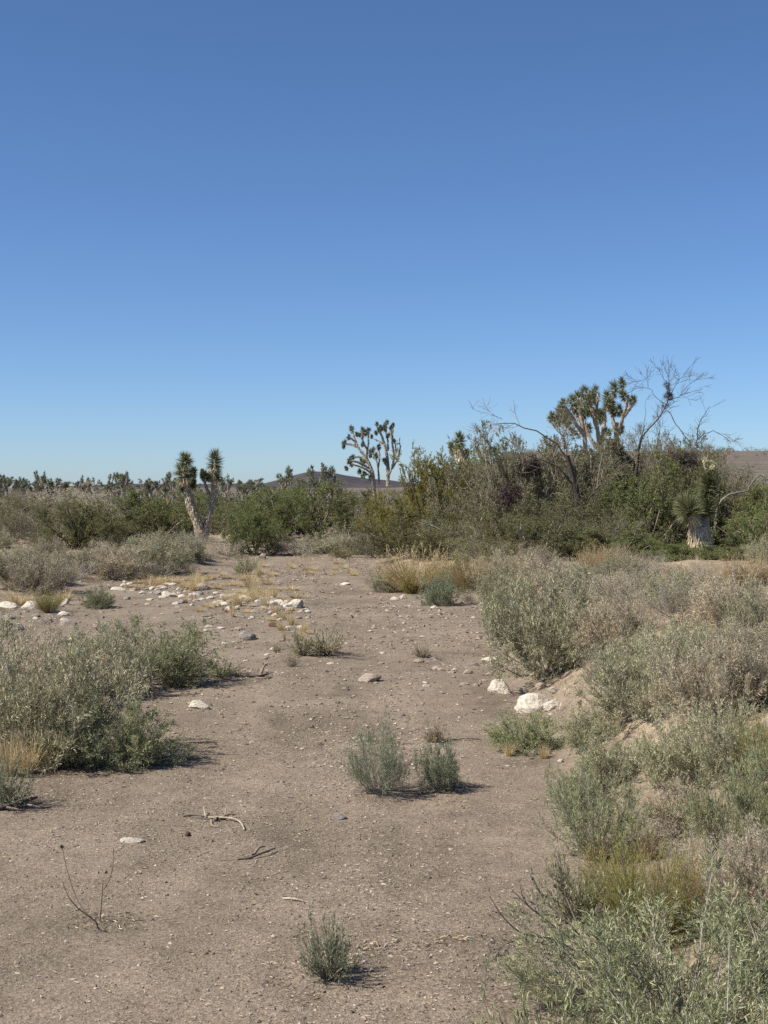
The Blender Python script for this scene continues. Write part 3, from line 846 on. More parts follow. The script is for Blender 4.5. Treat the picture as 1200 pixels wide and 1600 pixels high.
Cc = lambda x, y: (840 + x / 4, 560 + y / 4)
def limbC(pts, r0, r1):
    n = len(pts); return [(*Cc(*p), r0 + (r1 - r0) * j / (n - 1)) for j, p in enumerate(pts)]
hC = [(490, 190, 10), (505, 165, 7), (550, 230, 8), (585, 270, 7), (530, 315, 8), (430, 245, 8), (425, 290, 9), (465, 290, 7), (310, 205, 8.5), (365, 205, 8), (370, 250, 8), (260, 245, 8.5), (300, 265, 7), (210, 280, 9),
      (340, 320, 8), (270, 310, 9), (240, 330, 8), (375, 370, 9), (150, 340, 9), (145, 295, 7), (200, 360, 9), (120, 390, 7.5), (80, 370, 6.5), (330, 440, 7), (470, 335, 7), (440, 450, 6), (540, 445, 6), (300, 350, 7), (170, 380, 9), (410, 340, 6)]
joshua('joshua_tree', 'tall crowded joshua tree with many leaf heads behind the thicket', 44,
    [(0, 0, limbC([(400, 1050), (400, 850), (400, 700), (395, 560)], 10, 7), 120),
     (0, -.3, limbC([(395, 600), (375, 470), (355, 380), (335, 310)], 6.5, 4.5), 70),
     (0, .4, limbC([(400, 580), (410, 470), (430, 390), (428, 300)], 5.5, 4), 70),
     (.1, .3, limbC([(380, 570), (330, 490), (300, 410), (290, 350)], 5, 4), 60),
     (-.1, -.5, limbC([(360, 420), (330, 330), (310, 240), (312, 210)], 4.5, 3.2), 60),
     (-.2, -.3, limbC([(350, 380), (365, 300), (368, 220)], 4.5, 3.2), 50),
     (0, 0, limbC([(510, 900), (515, 700), (505, 560), (490, 470), (495, 400)], 8, 5.5), 60),
     (0, .4, limbC([(495, 480), (475, 380), (465, 300), (490, 200)], 5, 3.4), 80),
     (0, -.5, limbC([(500, 470), (525, 380), (545, 300), (550, 235)], 5, 3.4), 80),
     (-.2, -.5, limbC([(530, 370), (565, 320), (585, 275)], 4, 3), 50),
     (.1, .7, limbC([(490, 540), (440, 510), (425, 470), (440, 440)], 4.5, 3.2), 30),
     (-.6, -.6, limbC([(270, 900), (285, 640), (280, 520), (260, 400), (250, 320)], 7.5, 5), 130),
     (-.6, -1., limbC([(270, 480), (220, 420), (190, 370), (150, 320)], 5.5, 4), 110),
     (-.6, -.2, limbC([(275, 500), (255, 400), (215, 330), (210, 290)], 5, 3.5), 90),
     (-.7, -1.3, limbC([(230, 480), (170, 440), (125, 395), (85, 375)], 4.5, 3.5), 90),
     (-.6, -.3, limbC([(262, 400), (262, 320), (260, 250)], 4.5, 3.2), 60)],
    [(*Cc(x, y), r * 1.05, r * 1.1, rb.uniform(-.7, .7), rb.normal(0, .4)) for x, y, r in hC],
    938, seed=6, dead='jdeadgrey', leafw=.022, nleaf=170, shagL=.12, rmul=.55, hmul=1.22, under=.9)

joshua('joshua_tree', 'short joshua tree with cream skirted trunk amid the green thicket', 22.8,
    [(0, 0, [(1097, 900, 16), (1096, 868, 16), (1094, 845, 17), (1091, 824, 16)], 1100),
     (0, -.15, [(1088, 828, 11), (1082, 812, 10), (1076, 800, 8)], 60),
     (0, .1, [(1098, 830, 10), (1104, 812, 6), (1106, 800, 3)], 0)],
    [(1073, 797, 26, 14, -.15, -.35), (1107, 792, 20, 26, .1, .05), (1109, 760, 17, 26, .1, .02)],
    1096, seed=8, leafw=.017, nleaf=640, shagL=.15, shagn=1.3, under=0)
cf = MB(); rs = np.random.RandomState(9)
c0 = at(1107, 727, 22.9)
for k_ in range(16):
    a_ = c0 + rs.normal(0, .055, 3) * np.array([1, 1, .8])
    u = norm(rs.normal(0, 1, (36, 3)))
    cf.leaves(np.repeat(a_[None], 36, 0), u, rs.normal(0, 1, (36, 3)), .055, .03, .3)
cf.tubes(np.stack([c0 + np.array([0, 0, -.22]), c0 + np.array([0, 0, -.1]), c0])[None], np.array([[.03, .025, .02]]), 6)
fl = cf.build('flower_head', M['cream']); fl.parent = [o for o in COL.objects if o.name.startswith('joshua_tree') and o.get('label', '').startswith('short')][0]
fl.matrix_parent_inverse = Matrix.Translation(-fl.parent.location)

joshua('joshua_tree', 'slender joshua tree with one round head poking above yellow-green shrub', 40,
    [(0, 0, [(730, 840, 7), (728, 780, 6.5), (724, 730, 6), (719, 700, 4)], 200), (0, .1, [(724, 726, 4), (712, 712, 3.4), (708, 700, 2.6)], 30)],
    [(718, 690, 10, 14, 0, 0), (728, 712, 7, 12, .1, .3), (707, 700, 6, 8, .1, -.3)], 728, seed=10, leafw=.022, nleaf=230, shagL=.2, hmul=1.25)

# far joshua trees along the horizon
def far_joshua(px, top, Y, wpx, label, group=None, v=None):
    x = (px - 600) / FPX * Y; z = h1(x, Y); tz = CAM_Z + ray(px, top)[2] * Y
    COUNT['joshua'] = COUNT.get('joshua', -1) + 1
    copy_plant('joshua_tree', 'joshua', COUNT['joshua'] if v is None else v, (x, Y, z), wpx / FPX * Y, max(tz - z, 1.2), RV.uniform(0, 6.28), label=label, cat='tree', group=group)
for px, top, Y, w, lb in (
    (440, 724, 85, 34, 'far joshua tree with pale forked stem just left of the dark hill'),
    (500, 720, 110, 34, 'far joshua tree in front of the dark hill crest'),
    (523, 722, 105, 30, 'far joshua tree right of the dark hill crest, left of the tall tree'),
    (3, 738, 90, 26, 'far joshua tree cut by the left edge of the picture'),
    (82, 741, 110, 46, 'broad far joshua tree clump standing highest in the left skyline'),
    (131, 752, 100, 22, 'far joshua tree with two cream stems on the left skyline'),
    (352, 738, 95, 28, 'far joshua tree just right of the two-stemmed joshua tree'),
    (383, 749, 120, 24, 'far joshua tree in the low gap left of the dark hill')):
    far_joshua(px, top, Y, w, lb)
rs = np.random.RandomState(31)
for k_ in range(60):
    px = rs.uniform(-10, 560) if k_ % 3 else rs.normal([60, 205, 255, 385, 510][k_ % 5], 14); Y = rs.uniform(85, 230)
    far_joshua(px, 756 - 20 * rs.uniform(0, 1) ** 1.6 - (6 if px < 300 else 0) * rs.uniform(0, 1), Y, rs.uniform(18, 34), 'small joshua tree in the crowded row along the left horizon', 'joshua trees along the horizon')

# ---------------------------------------------------------------- thicket trees and tall shrubs
def thick(px, Y, top, w, label, kind='tree', leaf=None, stem=None, name='desert_shrub', **k):
    return plant(name, kind, px, 850, top, w, label, 'shrub', None, leaf, stem, Y=Y, **k)
TH = [
 (700, 31, 706, 140, 'tall yellow-green shrub left of the one-headed joshua tree', 'tree', 'treeyellow'),
 (622, 33.5, 766, 110, 'low yellow-green shrub below the tall far joshua tree', 'tree', 'treeyellow'),
 (765, 30, 712, 140, 'grey twiggy tall shrub right of the yellow-green shrub', 'thin', 'treegrey'),
 (650, 29, 800, 140, 'dark olive shrub at the bend of the wash', 'tree', 'tree', 'twigdark'),
 (735, 27.5, 800, 150, 'olive shrub with tangled dead wood at its foot', 'thin', 'tree', 'twig'),
 (590, 36, 790, 90, 'dusty olive shrub at the far end of the wash', 'thin', 'treegrey'),
 (818, 28.9, 686, 150, 'tall grey-green mesquite crown leaning left against the sky', 'tree', 'treegrey', 'twig'),
 (800, 28.5, 735, 120, 'olive shrub under the leaning bare limb', 'tree', 'treegrey', 'twig'),
 (960, 31, 712, 170, 'olive tall shrub below the crowded joshua tree', 'tree', 'treegrey'),
 (885, 26.8, 768, 150, 'dark green shrub beside the blackish trunk', 'thin', 'tree', 'twigdark'),
 (1005, 27.5, 752, 160, 'green tall shrub left of the cream skirted joshua tree', 'tree', 'treegreen'),
 (1055, 31, 700, 120, 'brownish thin shrub under the bare dead tree', 'thin', 'treegrey', 'twigbrown'),
 (1165, 28.5, 748, 160, 'green tall shrub with pale bent branches at the right edge', 'tree', 'tree'),
 (1110, 33, 708, 100, 'greyish thin shrub right of the bare dead tree', 'thin', 'treegrey'),
 (1245, 27, 748, 150, 'green tall shrub cut by the right edge', 'tree', 'treegreen'),
 (955, 25.5, 812, 130, 'dark low green shrub right of the blackish trunk', 'thin', 'tree', 'twig'),
 (1170, 24.4, 838, 100, 'low fresh green shrub right of the cream skirted trunk', 'tree', 'treegreen'),
 (1020, 24.4, 838, 90, 'low fresh green shrub left of the cream skirted trunk', 'tree', 'treegreen'),
 (880, 33, 705, 150, 'olive shrub filling the gap left of the crowded joshua tree', 'tree', 'treegrey', 'twigbrown'),
 (1010, 34, 702, 150, 'grey-olive shrub between the crowded joshua tree and the dead tree', 'thin', 'treegrey', 'twig'),
 (1075, 36, 712, 130, 'dusty olive shrub right behind the dead tree', 'tree', 'treegrey'),
 (930, 29, 738, 150, 'olive shrub just right of the blackish trunk top', 'tree', 'treegrey', 'twig'),
 (1080, 28.5, 742, 130, 'olive shrub behind the cream skirted joshua tree', 'tree', 'tree'),
 (745, 33, 708, 120, 'olive-yellow shrub around the one-headed joshua tree', 'tree', 'treeyellow'),
 (1205, 31, 745, 110, 'grey-olive shrub at the right edge below the ridge', 'thin', 'treegrey'),
 (850, 24.6, 815, 130, 'dark green low shrub left of the golden dry bush', 'tree', 'tree', 'twig'),
 (905, 24.2, 835, 110, 'dark olive low shrub behind the golden dry bush', 'tree', 'tree', 'twigdark'),
 (965, 24.2, 835, 110, 'fresh green low shrub right of the golden dry bush', 'tree', 'treegreen'),
 (1225, 24.5, 800, 130, 'fresh green shrub cut by the right edge above the tan dry bush', 'tree', 'treegreen'),
 (760, 25.2, 838, 100, 'low olive shrub behind the yellowish dry bush', 'thin', 'tree', 'twig'),
 (690, 27, 828, 110, 'dark olive shrub behind the straw-coloured bush', 'tree', 'tree', 'twigdark'),
 (60, 38, 795, 110, 'olive bush left of the dark olive bush', 'thin', 'treegrey', 'twig'),
 (15, 36, 800, 100, 'brown-olive bush at the left edge above the grey saltbush', 'thin', 'treegrey', 'twigbrown'),
 (180, 35, 800, 90, 'olive bush right of the dark olive bush', 'tree', 'tree', 'twig'),
 (275, 40, 790, 80, 'green bush touching the pale left trunk', 'tree', 'treegreen'),
 (370, 42, 790, 80, 'olive bush between the two-stemmed joshua tree and the dark green bush', 'thin', 'tree', 'twig'),
 (790, 26.3, 805, 120, 'low olive shrub in front of the leaning tree', 'tree', 'tree'),
 (130, 33, 780, 125, 'dark olive bush left of the pale dead twigs', 'tree', 'tree', 'twigdark'),
 (240, 38, 768, 150, 'fresh green bush left of the two-stemmed joshua tree', 'tree', 'treegreen'),
 (402, 33, 800, 78, 'dark green bush on the left side of the wash end', 'tree', 'treegreen', 'twigdark'),
 (490, 42, 752, 150, 'wide green bush below the dark hill', 'tree', 'treegreen'),
 (435, 39, 766, 110, 'green bush behind the dark green bush at the wash end', 'tree', 'treegreen'),
 (552, 43, 768, 80, 'olive bush where the wash disappears', 'tree', 'tree'),
 (352, 46, 776, 100, 'green bush right of the two-stemmed joshua tree', 'tree', 'treegreen'),
 (300, 50, 772, 110, 'green bush behind the two-stemmed joshua tree', 'tree', 'tree'),
 (45, 46, 770, 140, 'brownish bush near the left edge below the skyline', 'thin', 'treegrey', 'twigbrown'),
 (105, 52, 764, 150, 'pale dry bush below the broad skyline joshua clump', 'thin', 'saltpale', 'twig'),
 (190, 40, 772, 90, 'leafless grey bush between the two green bushes', 'twig', 'saltpale', 'twig'),
 (-10, 42, 778, 110, 'yellowish brown bush cut by the left edge', 'tree', 'treegrey', 'twigbrown'),
]
for t in TH:
    up_ = 0 if t[0] < 770 or t[0] > 1100 else (20 if t[2] < 760 else 6)
    thick(t[0], t[1], t[2] - up_, t[3] * 1.12, t[4], *t[5:])

def branchy(name, label, cat, mains, Y, px0, rs, levels, mat, twigm, rmul=.62, rlimb=1.0, tw_max=.009):
    """bare tree: main limbs given, finer twigs grown from them; the foot is on the ground"""
    x0 = (px0 - 600) / FPX * Y; z0 = h1(x0, Y); org = np.array([x0, Y, z0]); k = Y / FPX
    root = tag(empty(name, tuple(org)), label, cat)
    tm, bmh, tw = MB(), MB(), MB()
    Ps, Rs = [], []
    for n, (dy0, dy1, pts) in enumerate(mains):
        Q = [at(p[0], p[1], Y) + np.array([0, dy0 + (dy1 - dy0) * j / (len(pts) - 1), 0]) - org for j, p in enumerate(pts)]
        if n == 0: Q[0][2] = -.05
        P, rr = smooth_path(Q, [p[2] * k * rmul * (1 if n == 0 else rlimb) for p in pts], 10)
        P[1:-1] += rs.normal(0, .012, (8, 3))
        (tm if n == 0 else bmh).tubes(P[None], rr[None], 7)
        Ps.append(P); Rs.append(rr)
    tm.build('trunk', mat, root)
    if bmh.n: bmh.build('limbs', mat, root)
    P, Rr = np.stack(Ps), np.stack(Rs)
    for (n, t, ang, L, up, wig, K) in levels:
        P, Rr = grow(P, np.maximum(Rr, .004), n, t, ang, L, up, wig, K, rs, .6, .3)
        Rr = np.clip(Rr, .0025, tw_max)
        tw.tubes(P, Rr, 3)
    tag(tw.build('twigs', twigm, root), kind='stuff')
    return root, P, org
E3 = lambda x, y: (840 + x / 4, 560 + y / 4)
def lim(pts, r0, r1):
    n = len(pts); return [(*E3(*p), r0 + (r1 - r0) * j / (n - 1)) for j, p in enumerate(pts)]
root, Ptw, org = branchy('dead_tree', 'bare grey dead tree fanning fine twigs against the sky', 'tree',
    [(0, 0, lim([(560, 1150), (600, 800), (630, 560), (650, 490)], 5, 3.2)),
     (0, .1, lim([(650, 490), (700, 430), (760, 370), (810, 310), (825, 240)], 3.2, 2.2)),
     (.1, .4, lim([(815, 290), (760, 250), (710, 180), (690, 100)], 1.5, .5)),
     (.1, -.3, lim([(825, 240), (800, 150), (770, 90), (740, 60)], 1.4, .4)),
     (.1, .2, lim([(825, 230), (830, 140), (830, 60)], 1.4, .4)),
     (.1, -.4, lim([(830, 235), (870, 150), (930, 60)], 1.4, .4)),
     (.1, .5, lim([(835, 260), (900, 230), (980, 200), (1065, 180)], 1.5, .5)),
     (.1, .3, lim([(900, 225), (970, 150), (1060, 90)], 1., .4)),
     (0, -.3, lim([(815, 330), (850, 400), (900, 480), (960, 560)], 2., 1.2)),
     (0, .6, lim([(1000, 800), (1000, 560), (1015, 450), (1060, 350), (1115, 290)], 2.4, .8)),
     (.1, -.4, lim([(1000, 510), (1040, 460), (1100, 450), (1150, 480), (1180, 540)], 1.8, .7)),
     (.2, .1, lim([(740, 60), (690, 130), (610, 140)], .6, .35)),
     (0, .3, lim([(640, 560), (680, 400), (690, 270)], 1.6, .5)),
     (0, -.4, lim([(740, 560), (760, 440), (720, 330)], 1.4, .5))],
    30, 985, np.random.RandomState(41), [(6, (.2, 1), (.25, .8), (.25, .55), .06, .12, 6), (5, (.2, 1), (.3, .8), (.12, .28), .05, .14, 4)], M['bark'], M['twigdark'], rlimb=.62, tw_max=.005)
cl = MB(); rs = np.random.RandomState(42)
c0 = at(1044, 616, 30.1) - org
for q in range(16):
    a_ = c0 + rs.normal(0, 1, 3) * np.array([.05, .05, .14])
    u = norm(rs.normal(0, 1, (46, 3)) + np.array([0, 0, .3]))
    cl.leaves(np.repeat(a_[None], 46, 0), u, rs.normal(0, 1, (46, 3)), rs.uniform(.04, .13, 46), .007, .3)
tag(cl.build('mistletoe', M['clump'], root))

def clump(px, py, Y, r, label, rz=.6):
    m_ = MB(); rs = np.random.RandomState(int(px * 7 + py))
    c = at(px, py, Y); k = Y / FPX
    for q in range(80):
        a_ = c + rs.normal(0, .55, 3) * np.array([r, r, r * rz]) * k
        u = norm(rs.normal(0, 1, (26, 3)) + np.array([.1, 0, -.25]))
        m_.leaves(a_ + rs.normal(0, .04, (26, 3)), u, rs.normal(0, 1, (26, 3)), rs.uniform(.05, .13, 26), .014, .3)
    o = m_.build('mistletoe_and_hollow_clump', M['clump']); tag(o, label, 'plant')
    o.data.transform(Matrix.Translation(-Vector(c))); o.location = c
clump(1064, 722, 29.0, 24, 'blackish leaf clump standing in for the shaded hollow below the bare dead tree')  # no mistletoe here: dark leaves added as the shade of a hollow
clump(828, 728, 28.2, 17, 'brownish dark mistletoe clump in the leaning mesquite')
clump(795, 775, 27.2, 13, 'small dark mistletoe clump low on the left of the leaning tree', .9)

branchy('leaning_tree', 'blackish leaning trunk with bare limb reaching left into the sky', 'tree',
    [(0, 0, [(927, 880, 19), (921, 850, 16), (912, 815, 13), (903, 780, 10), (895, 745, 8), (886, 712, 6)]),
     (0, .2, [(890, 725, 5), (872, 690, 4), (845, 676, 3.2), (812, 664, 2.4), (785, 655, 1.8), (762, 664, 1.2), (753, 672, .7)]),
     (0, -.3, [(900, 765, 4), (880, 735, 3), (850, 720, 2.2), (820, 712, 1.6)]),
     (0, .5, [(890, 730, 4), (885, 690, 3), (870, 665, 2), (862, 650, 1.2)]),
     (.1, -.2, [(785, 655, 1.2), (772, 648, .8), (766, 650, .6)]),
     (0, -.6, [(908, 800, 3.5), (930, 760, 3), (955, 735, 2), (985, 715, 1.2)])],
    26.6, 923, np.random.RandomState(43), [(6, (.25, 1), (.4, 1.0), (.3, .7), .0, .15, 6), (6, (.2, 1), (.4, 1.0), (.12, .35), .0, .15, 4)], M['bark'], M['twigbrown'], rlimb=.52, tw_max=.006)
branchy('bent_branch', 'pale bent dead branch sticking out of the right-edge shrub', 'branch',
    [(0, 0, [(1105, 860, 3.2), (1120, 800, 3), (1124, 772, 2.8), (1140, 768, 2.8), (1168, 767, 2.4)]),
     (0, -.1, [(1168, 767, 2.4), (1176, 752, 2.2), (1184, 740, 2.), (1200, 741, 2.), (1212, 760, 1.4)]),
     (0, .1, [(1124, 772, 1.6), (1112, 780, 1.2), (1100, 790, .8)])],
    26.8, 1108, np.random.RandomState(44), [(3, (.3, 1), (.4, 1.0), (.1, .3), .0, .15, 4)], M['barkgrey'], M['twig'])

# ---------------------------------------------------------------- lower shrubs, hand-placed
S = lambda *a, **k: plant('desert_shrub', *a, **k)
# left bank, far to near
S('salt', 50, 925, 866, 120, 'grey saltbush at the left edge behind pale stones', leaf='saltpale')
S('salt', 10, 900, 850, 90, 'grey saltbush cut by left edge below the dark olive bush', leaf='salt')
S('salt', 175, 902, 852, 100, 'grey-green saltbush in front of the dark olive bush', leaf='saltpale')
S('salt', 240, 895, 838, 110, 'grey-green saltbush left of the yellow grass strip', leaf='salt')
S('twig', 120, 905, 868, 80, 'low dark-footed twiggy shrub between two saltbushes', leaf='saltpale')
S('twig', 310, 878, 838, 90, 'leafless grey shrub hiding the foot of the two-stemmed joshua tree')
S('twig', 290, 862, 825, 80, 'dry grey shrub left of the two-stemmed joshua tree')
S('twig', 355, 868, 838, 70, 'dry grey shrub left of the dark green bush')
S('twig', 470, 868, 832, 90, 'low leafless grey shrub at the far end of the wash', leaf='saltpale')
S('twig', 425, 866, 840, 60, 'low grey shrub at the foot of the dark green bush', stem='twigdark')
S('twig', 545, 858, 822, 70, 'grey shrub below the olive bush where the wash disappears')
S('weed', 535, 872, 850, 50, 'low olive plant on the sand at the far wash end', leaf='tree')
S('weed', 380, 897, 868, 36, 'small dark green plant left of the wash behind white stones', leaf='saltgreen')
S('salt', 500, 864, 836, 70, 'low dusty shrub closing the far end of the wash', leaf='salt')
S('salt', 570, 866, 832, 60, 'small olive shrub on the right of the far wash end', leaf='treegrey')
S('twig', 590, 872, 838, 90, 'dark twiggy shrub at the right corner of the wash end', stem='twigdark', leaf='treegrey')
S('salt', 152, 950, 920, 50, 'small dark green shrub beside the white round stone', leaf='saltgreen')
S('broom', 76, 957, 924, 46, 'small yellow-green tuft between pale flat stones', leaf='broom')
S('salt', 62, 1182, 996, 280, 'big grey-green saltbush at the left edge', leaf='salt', rz=.4)
S('salt', 30, 1130, 992, 190, 'pale grey-green saltbush cut by the left edge behind the big one', leaf='saltpale')
S('salt', 185, 1193, 1104, 175, 'low green branches of shrub spilling right from the big saltbush', leaf='saltgreen')
S('salt', 235, 1068, 975, 190, 'green shrub behind the big left saltbush', leaf='saltgreen')
S('salt', 150, 1075, 985, 130, 'grey-green shrub between the big saltbush and the green shrub', leaf='salt')
S('weed', 345, 1058, 1030, 60, 'small green plant right of the green shrub', leaf='saltgreen')
S('weed', 5, 1262, 1185, 70, 'small pale green plant cut by the left edge', leaf='weed')
# plants in the wash
W = lambda *a, **k: plant('wash_plant', *a, cat='plant', **k)
W('willow', 590, 1238, 1132, 88, 'tallest leafy green plant in the middle of the wash', leaf='weed')
W('salt', 685, 1232, 1164, 68, 'leafy green plant just right of the tallest wash plant', leaf='weed')
W('weed', 678, 1160, 1128, 36, 'small yellowish plant behind the two leafy wash plants', leaf='saltpale')
W('weed', 512, 1530, 1432, 84, 'nearest small leafy plant standing alone on the sand', leaf='weed')
W('weed', 512, 1022, 975, 60, 'sparse grey-green plant on the gravel bar', leaf='salt', v=1)
W('weed', 474, 1024, 982, 44, 'sparse grey-green plant left of its taller twin on the gravel bar', leaf='salt', v=2)
W('weed', 455, 1042, 1022, 20, 'tiny green sprout below the sparse gravel bar plants', leaf='salt')
W('weed', 432, 1020, 1004, 16, 'tiny grey sprout left of the sparse gravel bar plants', leaf='salt')
W('weed', 660, 1027, 1004, 28, 'tiny pale plant in mid wash right of the gravel bar', leaf='saltpale')
# right corner of the wash
S('salt', 602, 925, 890, 52, 'small grey-green shrub at the right wash corner', leaf='salt')
S('salt', 686, 946, 900, 56, 'small sage shrub before the straw-coloured bush', leaf='weed')
S('broom', 650, 926, 858, 120, 'straw-coloured bush at the right wash corner', leaf='straw', stem='strawbrown')
S('broom', 640, 928, 893, 32, 'small bright yellow-green tuft under the straw-coloured bush', leaf='broom', stem='broom')
S('broom', 690, 925, 880, 60, 'green-yellow bush behind the small sage shrub', leaf='broom', stem='broom')
S('broom', 735, 922, 866, 100, 'yellowish dry bush right of the green-yellow bush', leaf='strawbrown', stem='broom')
S('broom', 722, 905, 866, 26, 'small dark green tuft above the yellowish dry bush', leaf='treegreen', stem='treegreen')
S('twig', 742, 945, 915, 50, 'low grey shrub at the wash edge right of the sage shrub', leaf='salt')
S('broom', 930, 900, 856, 56, 'golden dry bush at the foot of the blackish trunk', leaf='strawbrown', stem='strawbrown')
S('broom', 1165, 915, 868, 80, 'tan dry bush below the low fresh green shrub at right', leaf='strawbrown', stem='strawbrown')
# right bank carpet
RB = [
 ('salt', 860, 1056, 905, 190, 'largest grey-green shrub overhanging the wash on the right', 'salt'),
 ('salt', 800, 1000, 900, 90, 'green-tinged shrub at the wash edge above the flat white stone', 'saltgreen'),
 ('salt', 850, 960, 880, 110, 'pale grey shrub below the olive thicket on the right bank', 'saltpale'),
 ('twig', 905, 1000, 905, 110, 'tan dry shrub behind the largest right shrub', 'saltpale'),
 ('salt', 822, 1172, 1116, 110, 'green shrub in front of the big white boulder', 'saltgreen'),
 ('salt', 918, 1165, 1105, 90, 'grey-green shrub right of the big white boulder', 'salt'),
 ('salt', 1000, 1120, 1010, 170, 'grey-green shrub in the middle of the right bank', 'salt'),
 ('salt', 1110, 1120, 1000, 170, 'pale grey shrub right of the middle bank shrub', 'saltpale'),
 ('twig', 1000, 985, 905, 110, 'grey-violet dry shrub above the tan soil patch', 'saltpale'),
 ('twig', 1065, 975, 900, 120, 'dry grey shrub below the cream skirted joshua tree', 'saltpale'),
 ('salt', 1140, 985, 900, 130, 'tan-grey shrub below the tan dry bush', 'saltpale'),
 ('salt', 1195, 1000, 915, 110, 'grey shrub at the right edge level with the tan soil patch', 'salt'),
 ('twig', 960, 940, 890, 100, 'low dry shrub under the golden dry bush', 'saltpale'),
 ('twig', 945, 1075, 1010, 90, 'yellowish grey shrub right of the largest right shrub', 'saltpale'),
 ('salt', 1060, 1060, 975, 120, 'dusty shrub just below the tan soil patch', 'salt'),
 ('salt', 1185, 1100, 1000, 140, 'violet-grey shrub cut by the right edge', 'saltpale'),
 ('salt', 1070, 1225, 1110, 140, 'dark-hearted grey-green shrub above the orange rock', 'salt'),
 ('salt', 955, 1225, 1150, 110, 'grey-green shrub above the leafy green bank shrub', 'salt'),
 ('salt', 1165, 1215, 1105, 140, 'grey shrub right of the dark-hearted shrub', 'salt'),
 ('willow', 935, 1335, 1190, 170, 'leafy green shrub at the foot of the right bank', 'willow'),
 ('willow', 1140, 1335, 1175, 140, 'leafy olive shrub above the violet-grey twigs', 'saltgreen'),
 ('broom', 1192, 1215, 1115, 90, 'yellow-green grassy bush at the right edge', 'broom'),
 ('twig', 1150, 1440, 1290, 150, 'bare violet-grey twiggy shrub above the near green shrub', 'saltpale'),
 ('broom', 1020, 1480, 1318, 160, 'near yellow-green broom bush behind the leafy foreground shrub', 'broom'),
 ('salt', 1225, 1330, 1180, 130, 'olive shrub cut by the right edge above the twiggy shrub', 'saltgreen'),
 ('salt', 880, 1010, 930, 120, 'dusty grey shrub on the bank crest below the blackish trunk', 'salt'),
 ('salt', 955, 1010, 930, 110, 'straw-tinted grey shrub left of the grey-violet dry shrub', 'saltpale'),
 ('salt', 1095, 945, 900, 100, 'low pale shrub in front of the cream skirted trunk', 'saltpale'),
 ('salt', 1030, 930, 888, 110, 'low tan shrub left of the cream skirted trunk', 'saltpale'),
 ('salt', 780, 940, 885, 70, 'small grey shrub between yellowish dry bush and right bank', 'salt'),
]
for kd, px, b_, t_, w_, lb, lf in RB:
    S(kd, px, b_, t_, w_, lb, leaf=lf)
rs = np.random.RandomState(71)
for k_ in range(66):
    py = 880 + 310 * rs.uniform(0, 1) ** 1.35; px = rs.uniform(800 + max(0, py - 1060) * .6, 1210)
    if 1000 < px < 1050 and 975 < py < 1010 or px < 960 and py > 1000 or py > 1100 or 1000 < px < 1060 and py > 1160: continue
    hgt = rs.uniform(26, 48) + (py - 885) * .14
    if 1050 < px < 1135 and py < 960 and py - hgt < 868: continue
    kd, lf, st_, lb = [('salt', 'saltpale', None, 'pale grey shrub merging into the dense carpet of the right bank'), ('salt', 'salt', None, 'grey-green shrub merging into the dense carpet of the right bank'), ('twig', 'saltpale', 'twigdark', 'bare violet-grey shrub within the carpet of the right bank'),
        ('twig', 'salt', 'twig', 'bare pale grey shrub within the carpet of the right bank'), ('willow', 'saltgreen', None, 'greener shrub within the carpet of the right bank'), ('broom', 'strawbrown', 'strawbrown', 'straw-coloured bush within the carpet of the right bank')][[0, 1, 2, 3, 4, 5, 2, 0][rs.randint(8)]]
    S(kd, px, py, py - hgt * (.8 if kd == 'broom' else 1), hgt * rs.uniform(1.4, 2.0), lb, group=lb.split(' within')[0].split(' merging')[0] + 's of the right bank', leaf=lf, stem=st_)
for k_ in range(34):
    px, py = rs.uniform(-10, 310), rs.uniform(850, 905)
    hgt = rs.uniform(22, 36)
    S(['salt', 'salt', 'twig'][rs.randint(3)], px, py, py - hgt, hgt * rs.uniform(1.3, 1.9), 'low grey shrub merging into the band below the left bushes', group='grey shrubs below the left bushes', leaf=['saltpale', 'salt', 'salt', 'treegrey'][rs.randint(4)])
for px, b_, t_, w_, kd, lf, lb in ((1010, 1330, 1255, 120, 'twig', 'saltpale', 'tan leafless shrub right of the leafy green bank shrub'), (1090, 1385, 1290, 130, 'twig', 'saltpale', 'pale twiggy shrub between broom bush and violet-grey shrub'),
    (1080, 1300, 1225, 120, 'salt', 'saltpale', 'dry tan shrub beside the pale straight stick'), (1200, 1420, 1300, 150, 'salt', 'saltpale', 'pale grey shrub at the right edge behind the near leafy shrub'), (900, 1262, 1200, 90, 'willow', 'willow', 'small leafy shrub at the wash edge below the grey stone'),
    (960, 1420, 1330, 110, 'broom', 'broom', 'small yellow-green bush left of the near broom bush'), (1080, 1450, 1345, 130, 'broom', 'strawbrown', 'tan broom bush right of the near yellow-green one')):
    S(kd, px, b_, t_, w_, lb, leaf=lf)
for k_, px in enumerate(range(770, 1225, 34)):
    px += rs.uniform(-14, 14)
    if 1035 < px < 1140: continue
    py = 905 + rs.uniform(-12, 18); hg = rs.uniform(20, 48)
    kd, lf, st_, lb = [('salt', 'saltpale', None, 'pale shrub in the row at the foot of the right thicket'), ('twig', 'saltpale', 'twig', 'leafless shrub in the row at the foot of the right thicket'), ('broom', 'strawbrown', 'strawbrown', 'straw bush in the row at the foot of the right thicket')][k_ % 3]
    S(kd, px, py, py - hg, rs.uniform(60, 84), lb, group=lb.replace(' in the row', 's in the row'), leaf=lf, stem=st_)
for k_ in range(12):
    px = 1035 + 9.5 * k_ + rs.uniform(-5, 5); py = rs.uniform(900, 916)
    plant('grass_tuft', 'grass', px, py, py - rs.uniform(10, 24), rs.uniform(20, 40), 'dry tuft in front of the low green branches at the cream skirted trunk', 'grass', 'dry tufts below the cream skirted trunk', leaf='strawbrown')
